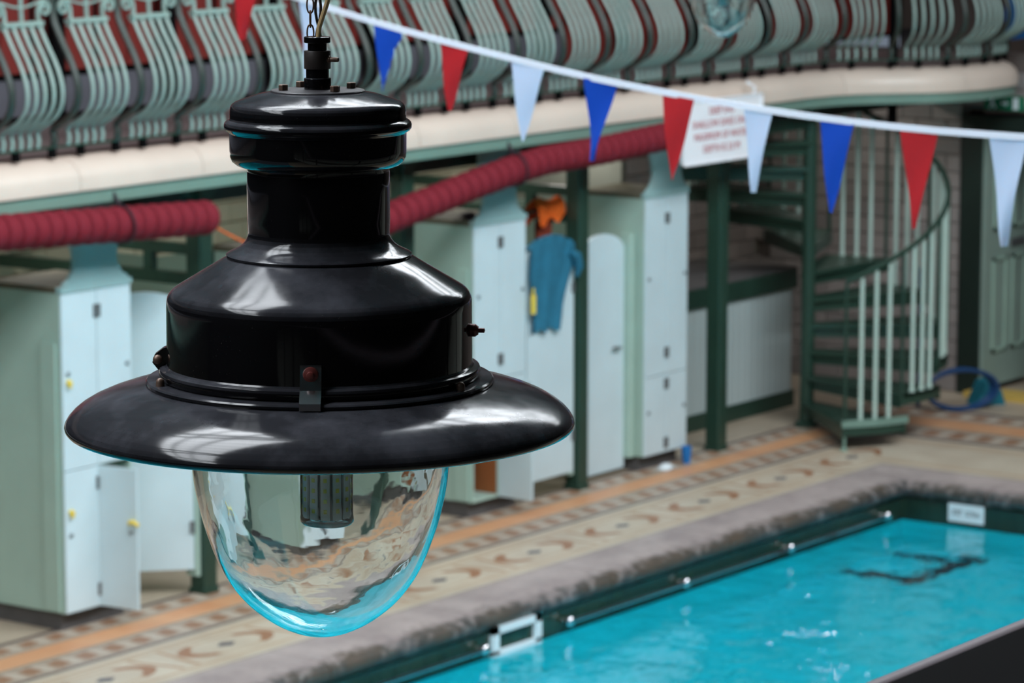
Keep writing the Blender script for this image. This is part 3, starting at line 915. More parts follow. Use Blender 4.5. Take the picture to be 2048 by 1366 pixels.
# orange towel with rust garment below
def towel():
    mb = MB(); nu, nv = 12, 8; vs = []
    for j in range(nv + 1):
        for i in range(nu + 1):
            u, v = i / nu, j / nv
            a = v * PI
            vs.append((0.33 * u, -0.07 * math.cos(a) - 0.01 * math.sin(9 * u), 2.09 + (0.075 + 0.015 * math.sin(u * 7)) * math.sin(a) - (0.04 * math.sin(u * 5) + 0.04) * abs(math.cos(a))))
    mb.add(vs, [(j * (nu + 1) + i, j * (nu + 1) + i + 1, (j + 1) * (nu + 1) + i + 1, (j + 1) * (nu + 1) + i) for j in range(nv) for i in range(nu)])
    vs = []
    for s_ in (0, 1):
        for i in range(nu + 1):
            u = i / nu
            vs.append((0.33 * u, (-0.07 - 0.01 * math.sin(9 * u)) * (1 - 2 * s_), 2.05 - 0.04 * math.sin(u * 5)))
        for i in range(nu + 1):
            u = i / nu
            vs.append((0.33 * u, (-0.075) * (1 - 2 * s_), 1.99 - 0.03 * math.sin(u * 11) + 0.03 * u))
    mb.add(vs, [(q + i, q + i + 1, q + nu + 2 + i, q + nu + 1 + i) for q in (0, 2 * (nu + 1)) for i in range(nu)])
    return mb
tag(obj('towel', towel(), M_orange, None, True, (20.42, 14.50, 0.05), angle=80), 'bright orange towel slung over the rail above the teal shirt', 'towel')
mb = MB()
vs = []
for i in range(9):
    for j in range(7):
        u, v = i / 8, j / 6
        vs.append((0.20 * u * (1 - 0.5 * v), 0.012 * math.sin(u * 12), 2.06 - 0.55 * v + 0.0 * u))
mb.add(vs, [(i * 7 + j, i * 7 + j + 1, (i + 1) * 7 + j + 1, (i + 1) * 7 + j) for i in range(8) for j in range(6)])
mb.add([(x, y + 0.02, z) for x, y, z in vs], [(i * 7 + j, i * 7 + j + 1, (i + 1) * 7 + j + 1, (i + 1) * 7 + j) for i in range(8) for j in range(6)])
tag(obj('garment', mb, M_rust, None, True, (20.44, 14.47, 0), angle=80), 'rust brown garment hanging below the orange towel', 'garment')
tag(obj('towel_rail', MB().tube([(20.06, 14.50, 2.13), (20.80, 14.50, 2.13)], 0.014, 8), M_green, None, True), 'thin dark rail carrying the orange towel', 'rail')
# things on the floor under the last locker
mb = MB().lathe([(0, 0.0), (0.03, 0.0), (0.038, 0.07), (0.042, 0.13), (0.036, 0.135), (0.032, 0.07), (0, 0.01)], 14)
tag(obj('cup', mb, M_blue, None, True, (22.15, 14.235, 0)), 'small blue cup on the floor at the locker corner below the sign', 'cup')
mb = MB(); vs = []
for i in range(9):
    for j in range(9):
        u, v = i / 8 - .5, j / 8 - .5
        vs.append((u * 0.16, v * 0.12, max(0.004, 0.045 * (1 - 3.6 * (u * u + v * v)) + 0.012 * noise.noise((u * 9, v * 9, 0)))))
mb.add(vs, [(i * 9 + j, i * 9 + j + 1, (i + 1) * 9 + j + 1, (i + 1) * 9 + j) for i in range(8) for j in range(8)])
tag(obj('cloth', mb, M_white, None, True, (21.86, 14.24, 0)), 'crumpled white cloth on the floor beside the blue cup', 'cloth')

# ================================================================== LANE LINES (rolls of red discs slung under the gallery)
def disc_mesh(R):
    w = 0.056
    return MB().lathe([(0.02, -w), (R * 0.74, -w), (R * 0.90, -w * 0.85), (R * 0.98, -w * 0.45), (R, 0), (R * 0.98, w * 0.45), (R * 0.90, w * 0.85), (R * 0.74, w), (0.02, w)], 24, (0, 0, 0), 'x').mesh('float_disc', M_disc, True, 60)
d1, d2 = disc_mesh(0.112), disc_mesh(0.108)
def roll(name, label, path, me):
    t = thing(name, label, 'lane line', path[0], 0, 'red disc lane lines slung under the gallery')
    base = Vector(path[0])
    L = [0.0]; P = [Vector(p) for p in path]
    for a, b in zip(P, P[1:]): L.append(L[-1] + (b - a).length)
    def pt(s):
        for i in range(len(P) - 1):
            if s <= L[i + 1] or i == len(P) - 2:
                k = (s - L[i]) / (L[i + 1] - L[i]); return P[i].lerp(P[i + 1], k)
    s = 0.06
    while s < L[-1]:
        p = pt(s); q = pt(min(s + 0.05, L[-1])); r = pt(max(s - 0.05, 0)); tg = (q - r).normalized()
        place('float_disc', me, t, p - base, (0, -math.asin(tg.z) + random.uniform(-.04, .04), math.atan2(tg.y, tg.x) + random.uniform(-.03, .03)))
        s += 0.1185
    obj('core_cable', MB().tube([p - base for p in P], 0.018, 8), M_strap, t, True)
    return t
p1 = [(12.6, 14.06, 2.66), (14.43, 14.06, 2.595), (15.5, 14.06, 2.545), (16.26, 14.06, 2.512)]
roll('lane_line', 'red disc lane line slung level under the gallery left of the lamp', p1, d1)
p2 = [(17.55, 14.06, 2.22), (17.9, 14.06, 2.29), (18.25, 14.06, 2.352), (18.6, 14.06, 2.40), (19.0, 14.06, 2.462), (19.5, 14.06, 2.53), (19.95, 14.06, 2.575), (20.73, 14.06, 2.592), (21.3, 14.06, 2.62), (21.62, 14.06, 2.635)]
roll('lane_line', 'red disc lane line drooping from the sign down behind the lamp neck', p2, d2)
for (x, z), lab in (((15.44, 2.547), 'dark strap holding up the lane line left of the lamp'), ((19.58, 2.54), 'dark strap holding up the lane line right of the lamp')):
    ring = [(x + 0.006 * math.sin(2 * a), 14.06 + 0.119 * math.cos(a), z + 0.119 * math.sin(a)) for a in [2 * PI * k / 20 for k in range(20)]]
    mb = MB().tube(ring, 0.008, 6, closed=True).tube([(x, 14.07, z + 0.119), (x, 14.12, z + 0.20), (x, 14.2, 2.70)], 0.012, 6)
    tag(obj('strap', mb, M_strap, None, True), lab, 'strap', 'straps round the lane lines')
mb = MB().tube([(16.24 + 1.2 * k / 12, 14.07, 2.49 - 0.28 * k / 12 - 0.10 * math.sin(PI * k / 12)) for k in range(13)], 0.007, 6)
tag(obj('cord', mb, M_orange, None, True), 'thin orange cord trailing from the end of the left lane line', 'cord')

tag(obj('bulkhead_light', MB().lathe([(0, 0), (0.07, 0.0), (0.075, 0.02), (0.05, 0.05), (0, 0.05)], 16, (0, 0, -0.05)), M_white, None, True, (20.12, 14.25, 2.76)), 'small white domed light under the ledge above the lane line', 'light')
mb = MB(); vs = []
for i in range(9):
    for j in range(7):
        u, v = i / 8 - .5, j / 6 - .5
        vs.append((u * 0.16, v * 0.14, max(0.0, 0.055 * (1 - 2.6 * (u * u + v * v)) + 0.012 * noise.noise((u * 7, v * 7, 3)))))
mb.add(vs, [(i * 7 + j, i * 7 + j + 1, (i + 1) * 7 + j + 1, (i + 1) * 7 + j) for i in range(8) for j in range(6)])
SOFFIT_P = 7.0  # lamps added to brighten the back wall and stair under the gallery
for (x, y, p, lab) in ((15.9, 15.2, 1, 'added round fill lamp under the gallery behind the far left locker'), (18.1, 15.2, 1, 'added round fill lamp under the gallery behind the pendant lamp'),
                     (20.3, 15.2, 1, 'added round fill lamp under the gallery behind the orange towel'), (21.9, 15.25, .8, 'added round fill lamp under the gallery behind the locker by the sign'),
                     (23.0, 15.6, 1, 'added round fill lamp under the gallery over the boarded screen'), (25.5, 14.9, 1, 'added round fill lamp under the gallery behind the staircase')):
    t = thing('added_soffit_lamp', lab, 'light', (x, y, 2.76), 0, 'added fill lamps under the gallery')
    obj('base', MB().lathe([(0, 0), (0.10, 0.0), (0.10, -0.025), (0, -0.025)], 16), M_white, t, True)
    l = bpy.data.lights.new('added_soffit_light', 'AREA'); l.shape = 'DISK'; l.size = 0.18; l.energy = SOFFIT_P * p; l.color = (1.0, 0.97, 0.91)
    lo = bpy.data.objects.new('added_soffit_light', l); COL.objects.link(lo); lo.parent = t; lo.location = (0, 0, -0.03)
tag(obj('purple_cloth', mb, M_strap, None, True, (19.52, 14.42, 2.168)), 'small dark purple cloth on the locker top right of the lamp', 'cloth')

# ================================================================== WHITE SIGN
def text_obj(parent, body, size, mat, loc, rot, name='lettering', extr=0.001, sx=1.0):
    cu = bpy.data.curves.new(name, 'FONT'); cu.body = body; cu.size = size; cu.align_x = 'CENTER'; cu.align_y = 'CENTER'; cu.extrude = extr; cu.resolution_u = 2
    tmp = bpy.data.objects.new('tmp', cu); COL.objects.link(tmp)
    bpy.context.view_layer.update()
    me = bpy.data.meshes.new_from_object(tmp.evaluated_get(bpy.context.evaluated_depsgraph_get()))
    bpy.data.objects.remove(tmp)
    me.materials.clear(); me.materials.append(mat)
    o = place(name, me, parent, loc, rot, (sx, 1, 1))
    return o
t = thing('notice_sign', 'white notice board with four lines of red lettering hung on the gallery ledge', 'sign', (22.285, 14.02, 2.63))
obj('board', MB().bevbox(-0.565, 0.565, -0.012, 0.0, -0.235, 0.245, 0.004), M_sign, t)
obj('frame', MB().box(-0.575, 0.575, -0.02, 0.004, 0.235, 0.25).box(-0.575, 0.575, -0.02, 0.004, -0.245, -0.23).box(-0.575, -0.562, -0.02, 0.004, -0.245, 0.25).box(0.562, 0.575, -0.02, 0.004, -0.245, 0.25), M_sign, t)
obj('hook', MB().tube([(0.45, -0.005, 0.24), (0.45, -0.02, 0.30), (0.45, 0.06, 0.34)], 0.012, 6), M_sign, t)
for i, ln in enumerate(('DEEP END', 'SHALLOW DIVES ONLY', 'MAXIMUM OF WATER', 'DEPTH IS 2.0 M')):
    text_obj(t, ln, 0.080, M_txt_red, (-0.02, -0.014, 0.155 - i * 0.097), (PI / 2, 0, 0), sx=1.0)

# ================================================================== SCREEN, END DOOR, EXIT SIGN
t = thing('boarded_screen', 'low white boarded screen with dark green rail behind the last square post', 'screen', (22.28, 14.94, 0))
obj('backing', MB().box(0, 2.66, 0.022, 0.045, 0.14, 1.03), M_bead, t)
pl = MB().bevbox(0.002, 0.098, 0.0, 0.022, 0.14, 1.03, 0.006).mesh('plank', M_bead)
for k in range(26): place('plank', pl, t, (k * 0.10 + 0.02, 0, 0))
obj('top_rail', MB().box(0, 2.66, -0.03, 0.05, 1.03, 1.19), M_green, t)
obj('skirting', MB().box(0, 2.66, -0.01, 0.05, 0.0, 0.14), M_green, t)
obj('cap', MB().box(0, 2.66, -0.03, 0.95, 1.19, 1.21), M_plinth, t)
tag(obj('back_partition', MB().box(22.28, 22.33, 14.95, 16.17, 0.0, 2.5), M_dark), 'dark side panel of the recess right of the last locker', 'panel')

df = group_empty('door_1', 'dark green door frame in the end wall')
obj('jamb', MB().box(EW - 0.06, EW + 0.3, 13.90, 14.10, 0, 2.43), M_dgreen, df)
obj('jamb', MB().box(EW - 0.06, EW + 0.3, 12.75, 12.90, 0, 2.43), M_dgreen, df)
obj('header', MB().box(EW - 0.07, EW + 0.3, 12.75, 14.10, 2.33, 2.46), M_dgreen, df)
obj('threshold', MB().box(EW - 0.22, EW + 0.1, 12.8, 13.95, 0.0, 0.05), M_ystep, df)
lf = obj('door_leaf', MB().box(0, 0.86, 0, 0.04, 0.06, 2.31), M_door, df, False, (EW - 0.03, 13.86, 0))
for (a, b, z0, z1) in ((0.14, 0.40, 1.44, 2.15), (0.50, 0.76, 1.44, 2.15), (0.14, 0.40, 0.36, 1.20), (0.50, 0.76, 0.36, 1.20)):
    m_ = MB()
    m_.box(a, b, -0.018, 0, z0, z0 + 0.03).box(a, b, -0.018, 0, z1 - 0.03, z1).box(a, a + 0.035, -0.018, 0, z0, z1).box(b - 0.035, b, -0.018, 0, z0, z1)
    obj('panel_moulding', m_, M_doorm, lf)
obj('letter_plate', MB().box(0.46, 0.72, -0.012, 0, 1.27, 1.34), M_hinge, lf)
struct(obj('wall_lobby', MB().box(EW + 2.6, EW + 2.7, 12.0, 15.0, 0, 3).box(EW + 0.3, EW + 2.6, 14.5, 14.6, 0, 3), M_upper), 'dim lobby wall seen past the open door')

t = thing('exit_sign', 'green exit sign with white running figure above the end door', 'sign', (EW - 0.10, 13.665, 2.585))
obj('box', MB().bevbox(-0.03, 0.0, -0.19, 0.19, -0.062, 0.062, 0.004), M_exit, t)
fig = MB()
def pf(pts_):      # flat figure on the sign face, (y to the left positive, z)
    n = len(pts_)
    fig.add([(-0.032, y, z) for y, z in pts_] + [(-0.030, y, z) for y, z in pts_], [tuple(range(n)), tuple(range(n, 2 * n))[::-1]] + [(i, (i + 1) % n, n + (i + 1) % n, n + i) for i in range(n)])
pf([(0.125, 0.030), (0.105, 0.048), (0.09, 0.032), (0.108, 0.018)])
pf([(0.135, 0.018), (0.105, 0.022), (0.085, -0.005), (0.115, -0.012)])
pf([(0.115, -0.008), (0.10, -0.012), (0.13, -0.05), (0.145, -0.045)])
pf([(0.105, -0.008), (0.088, -0.006), (0.07, -0.04), (0.085, -0.05)])
pf([(0.02, 0.012), (0.02, -0.012), (-0.02, -0.012), (-0.02, -0.03), (-0.05, 0.0), (-0.02, 0.03), (-0.02, 0.012)])
pf([(-0.09, 0.048), (-0.09, -0.05), (-0.145, -0.05), (-0.145, 0.048)])
o = obj('pictogram', fig, M_white, t); o['kind'] = 'stuff'

# ================================================================== SPIRAL STAIRCASE
CX, CY = 24.13, 14.32
st = thing('spiral_staircase', 'dark green spiral staircase with mint balusters rising to the gallery', 'staircase', (CX, CY, 0))
obj('centre_column', MB().lathe([(0, 0), (0.10, 0), (0.10, 0.03), (0.062, 0.05), (0.058, 0.4), (0.058, 2.76), (0, 2.76)], 20), M_green, st, True)
R_ = 1.16; A0 = math.radians(-134); DA = math.radians(26); RISE = 0.218; Z0 = 0.21; NT = 12
tr = MB()
seg = 4
out = [(0.05 * math.cos(-DA / 2), 0.05 * math.sin(-DA / 2))] + [(R_ * math.cos(-0.02 + (DA + 0.06) * k / seg), R_ * math.sin(-0.02 + (DA + 0.06) * k / seg)) for k in range(seg + 1)]
out = [(0.0, -0.05)] + [(R_ * math.cos(-0.02 + (DA + 0.06) * k / seg), R_ * math.sin(-0.02 + (DA + 0.06) * k / seg)) for k in range(seg + 1)] + [(-0.02, 0.06)]
tread_me = MB().prism(out, -0.035, 0.0).mesh('tread', M_green)
# downstand channels at the front and outer edges of a tread
def wedge_edge(a0):
    m_ = MB()
    c, s_ = math.cos(a0), math.sin(a0)
    n_ = Vector((-s_, c))
    P0 = Vector((0.05 * c, 0.05 * s_)); P1 = Vector((R_ * c, R_ * s_))
    return m_.prism([tuple(P0), tuple(P1), tuple(P1 + n_ * 0.012), tuple(P0 + n_ * 0.012)], -0.115, 0.0)
edge = MB()
e1 = wedge_edge(-0.02); e2 = wedge_edge(DA + 0.04 - 0.012)
edge.add(e1.v, e1.f); edge.add(e2.v, e2.f)
arc = [(R_ * math.cos(-0.02 + (DA + 0.06) * k / seg), R_ * math.sin(-0.02 + (DA + 0.06) * k / seg)) for k in range(seg + 1)]
arc2 = [(x * 0.988, y * 0.988) for x, y in reversed(arc)]
edge.prism(arc + arc2, -0.09, 0.0)
edge_me = edge.mesh('tread_channel', M_green)
bal_me = MB().lathe([(0.0, -0.01), (0.026, -0.01), (0.026, 0.01), (0.0185, 0.03), (0.0185, 1.08), (0.014, 1.12), (0, 1.12)], 10).mesh('baluster', M_railbar, True)
bal_me2 = MB().lathe([(0.0, -0.01), (0.0185, -0.01), (0.0185, 0.7), (0, 0.7)], 10).mesh('baluster', M_railbar, True)
stan_me = MB().lathe([(0.0, -0.1), (0.016, -0.1), (0.014, 1.14), (0, 1.14)], 8).mesh('standard', M_green, True)
for k in range(NT):
    a = A0 + DA * k; z = Z0 + RISE * k
    o = place('tread', tread_me, st, (0, 0, z), (0, 0, a)); place('tread_channel', edge_me, o)
    for f in (0.27, 0.52, 0.77):
        b_ = a + DA * f
        zz = z
        h = (Z0 + RISE * (k + f) + 1.14) - z
        top = z + h
        if top > 2.74: h = 2.74 - z
        if h < 0.2: continue
        place('baluster', bal_me, st, ((R_ - 0.03) * math.cos(b_), (R_ - 0.03) * math.sin(b_), z), (0, 0, 0), (1, 1, h / 1.13))
    h = min(Z0 + RISE * k + 1.14, 2.74) - z
    if h > 0.2:
        place('standard', stan_me, st, ((R_ - 0.01) * math.cos(a), (R_ - 0.01) * math.sin(a), z), (0, 0, 0), (1, 1, h / 1.14))
hr = []
k = 0.0
while True:
    z = Z0 + RISE * k + 1.15
    if z > 2.75: break
    a = A0 + DA * k; hr.append(((R_ - 0.02) * math.cos(a), (R_ - 0.02) * math.sin(a), z)); k += 0.2
obj('handrail', MB().tube(hr, 0.022, 8), M_green, st, True)
# bottom platform toe and its pin foot
nx_, ny_ = R_ * math.cos(A0), R_ * math.sin(A0)
obj('newel', MB().lathe([(0, 0), (0.03, 0.0), (0.03, 0.012), (0.013, 0.03), (0.013, Z0), (0, Z0)], 10, (nx_ * 0.99, ny_ * 0.99, 0)), M_strip, st, True)
obj('toe_plate', MB().prism([(R_ * 1.02 * math.cos(A0 + DA * t_), R_ * 1.02 * math.sin(A0 + DA * t_)) for t_ in (-0.05, 0.5, 1.1)] + [(R_ * 0.985 * math.cos(A0 + DA * t_), R_ * 0.985 * math.sin(A0 + DA * t_)) for t_ in (1.1, 0.5, -0.05)], Z0 - 0.02, Z0 + 0.035), M_strip, st)

# blue things behind the staircase
ring = [(0.33 * math.cos(a), 0.0, 0.18 + 0.17 * math.sin(a)) for a in [2 * PI * k / 32 for k in range(32)]]
mb = MB()
for q in range(3): mb.tube([(x * (1 - 0.05 * q), 0.03 * q, z) for x, y, z in ring], 0.018, 6, closed=True)
tag(obj('hose_coil', mb, M_navy, None, True, (25.55, 13.62, 0.0), (0, 0, -0.65)), 'coiled blue hose standing on the floor beside the end door', 'hose')
tag(obj('pool_float', MB().plate([(-0.14, 0.0), (0.14, 0.0), (0.10, 0.12), (0.03, 0.22), (-0.05, 0.20)], -0.10, 0.10), M_teal, None, False, (25.98, 13.62, 0.0), (0, 0, -0.6)), 'dark teal wedge shaped float on the floor by the door frame', 'float')
tag(obj('blue_pole', MB().tube([(0, 0, 0), (0.02, 0, 1.2)], 0.02, 8), M_navy, None, True, (25.55, 14.05, 0)), 'blue pole leaning upright behind the stair balusters', 'pole')

# ================================================================== POOL EDGE FITTINGS
YF = WY - 0.05
t = thing('pool_grab_rail', 'steel grab rail on ball brackets along the pool wall above the water', 'rail', (0, YF, -0.215))
ballm = MB().lathe([(0, -0.038)] + [(0.038 * math.sin(PI * k / 8), -0.038 * math.cos(PI * k / 8)) for k in range(1, 8)] + [(0, 0.038)], 14).mesh('ball_bracket', M_chrome, True, 80)
for x in (11.4, 12.8, 14.21, 15.61, 17.02, 17.97, 19.38, 20.78, 22.19):
    place('ball_bracket', ballm, t, (x, 0, 0))
bk = MB().tube([(0, 0, 0), (0, 0.05, 0.0)], 0.012, 6).mesh('stub', M_chrome)
for x in (15.61, 17.02, 17.97, 19.38, 20.78, 22.19): place('stub', bk, t, (x, 0, 0))
obj('bar', MB().tube([(10.0, 0, -0.005), (17.02, 0, -0.005)], 0.015, 8), M_chrome, t, True)
obj('bar', MB().tube([(17.97, 0, -0.005), (22.19, 0, -0.005)], 0.015, 8), M_chrome, t, True)
t = thing('skimmer_frame', 'white rectangular skimmer frame in the pool wall', 'skimmer', (17.41, WY, -0.2))
fr = MB(); a, b = 0.27, 0.09
fr.box(-a, a, -0.03, 0, b - 0.045, b).box(-a, a, -0.03, 0, -b - 0.02, -b + 0.025).box(-a, -a + 0.07, -0.03, 0, -b, b).box(a - 0.07, a, -0.03, 0, -b, b)
obj('frame', fr, M_white, t)
obj('opening', MB().box(-a + 0.07, a - 0.07, -0.006, 0.0, -b + 0.02, b - 0.04), M_ptile, t)
t = thing('depth_sign', 'small white depth plate on the end wall of the pool', 'sign', (WX, 11.95, -0.195))
obj('plate', MB().box(-0.012, 0.0, -0.15, 0.15, -0.068, 0.068), M_white, t)
text_obj(t, "3'0\"  0.9m", 0.062, M_txt_dark, (-0.0135, 0, 0), (PI / 2, 0, -PI / 2), sx=0.95)

# ================================================================== BUNTING
BX = 9.841
tape_pts = [(0.6, 4.30), (2.0, 4.12), (3.5, 4.005), (4.4, 3.985), (5.169, 3.990), (5.498, 3.996), (5.804, 4.013), (6.105, 4.036), (6.435, 4.070), (6.764, 4.110), (7.08, 4.160), (7.396, 4.213), (7.698, 4.268), (8.046, 4.342), (8.385, 4.425), (9.5, 4.74), (11.0, 5.28), (13.0, 6.15), (15.9, 7.3)]
def tz(y):
    for (a, za), (b, zb) in zip(tape_pts, tape_pts[1:]):
        if a <= y <= b: return za + (zb - za) * (y - a) / (b - a)
    return tape_pts[0][1]
bt = thing('bunting', 'string of red white and blue pennants on white tape across the pool', 'bunting', (BX, 0, 0))
ys = [0.6 + 15.3 * k / 90 for k in range(91)]
def smooth_z(y): return (tz(max(0.6, y - 0.12)) + tz(y) * 2 + tz(min(15.9, y + 0.12))) / 4
H_ = 0.011
vs = []
for y in ys:
    z = smooth_z(y); vs += [(-0.002, y, z - H_), (0.002, y, z - H_), (0.002, y, z + H_), (-0.002, y, z + H_)]
obj('tape', MB().add(vs, [(i * 4 + k, i * 4 + (k + 1) % 4, i * 4 + 4 + (k + 1) % 4, i * 4 + 4 + k) for i in range(90) for k in range(4)] + [(0, 1, 2, 3), (360, 361, 362, 363)]), M_tape, bt)
def pennant(yl, yr, tip_y, tip_z, mat, torn=False):
    # yl > yr : left edge in view is the larger y
    mb = MB(); nu, nv = 6, 10
    zl, zr = smooth_z(yl) - 0.006, smooth_z(yr) - 0.006
    ph = random.uniform(0, 6); amp = random.uniform(0.005, 0.012)
    vs = []
    for side in (0, 1):
        for j in range(nv + 1):
            v = j / nv
            for i in range(nu + 1):
                u = i / nu
                wv = 1 - v
                y = (yl + (yr - yl) * u) * wv + (tip_y + (u - 0.5) * -0.012) * v
                z = (zl + (zr - zl) * u) * wv + tip_z * v
                bow = 0.0
                if torn:
                    cut = [1.0, 1.08, 1.0, 0.86, 0.92, 0.82, 0.9, 0.84, 0.9, 0.9, 1][j]
                    y = y if u < 0.01 else (y + ((yl * wv + tip_y * v) - y) * (1 - cut) * u)
                x = amp * math.sin(v * 5 + u * 2.5 + ph) * (0.3 + v) + (0.0015 if side else 0)
                vs.append((x, y + bow, z))
    n_ = (nu + 1) * (nv + 1)
    fs = [(j * (nu + 1) + i + q, j * (nu + 1) + i + 1 + q, (j + 1) * (nu + 1) + i + 1 + q, (j + 1) * (nu + 1) + i + q) for q in (0, n_) for j in range(nv) for i in range(nu)]
    o = obj('pennant', mb.add(vs, fs), mat, bt, True, angle=80)
    return o
P = [  # left y, right y, tip y, tip z, colour
    (8.385, 8.238, 8.33, 4.18, 'r'), (8.053, 7.925, 8.01, 4.03, 'w'), (7.698, 7.571, 7.66, 4.018, 'b'), (7.396, 7.268, 7.355, 3.96, 'r'),
    (7.080, 6.934, 7.030, 3.867, 'w'), (6.764, 6.625, 6.725, 3.815, 'b'), (6.435, 6.303, 6.395, 3.765, 'r'), (6.105, 5.990, 6.063, 3.745, 'w'),
    (5.804, 5.672, 5.758, 3.695, 'b'), (5.498, 5.356, 5.438, 3.665, 'r'), (5.169, 5.030, 5.105, 3.63, 'w'), (4.82, 4.68, 4.75, 3.63, 'b'), (4.48, 4.34, 4.41, 3.62, 'r'), (4.14, 4.0, 4.07, 3.63, 'w'), (3.8, 3.66, 3.73, 3.64, 'b')]
y = 8.72; cs = 'brwbrwbrwbrwbrwbrwbr'; k = 0
for a in P:
    o = pennant(a[0], a[1], a[2], a[3], dict(r=M_fr, w=M_fw, b=M_fb)[a[4]], torn=(a[0] == 7.698))
    o['label'] = {'r': 'red pennant', 'w': 'white pennant', 'b': 'blue pennant'}[a[4]] if a[0] != 7.698 else 'torn blue pennant'
for y, c in ((10.6, 'w'), (10.95, 'r'), (11.3, 'b'), (11.65, 'w'), (12.0, 'r'), (12.35, 'b'), (12.7, 'w'), (13.05, 'r'), (13.4, 'b')):
    o = pennant(y, y - 0.13, y - 0.05, smooth_z(y) - 0.33, dict(r=M_fr, w=M_fw, b=M_fb)[c])
    o['label'] = {'r': 'red pennant', 'w': 'white pennant', 'b': 'blue pennant'}[c]

# ================================================================== NEAR HANDRAIL
t = thing('near_handrail', 'broad black handrail of the near gallery, out of focus at lower right', 'handrail', (0, 1.545, 4.2))
obj('top', MB().bevbox(-3, 9.0, -0.42, -0.012, -0.06, 0.0, 0.006), M_black, t)
obj('lit_edge', MB().tube([(-3, -0.012, -0.012), (9.0, -0.012, -0.012)], 0.015, 10), paint('lit_grey_purple_edge', (108, 96, 102), 0.5), t, True)  # light caught by the rounded rail edge, put into a paler colour
ps = MB().bevbox(-0.03, 0.03, -0.24, -0.18, -1.2, -0.06, 0.008).mesh('post', M_black)
for k in range(6): place('post', ps, t, (-2.5 + k * 2.0, 0, 0))

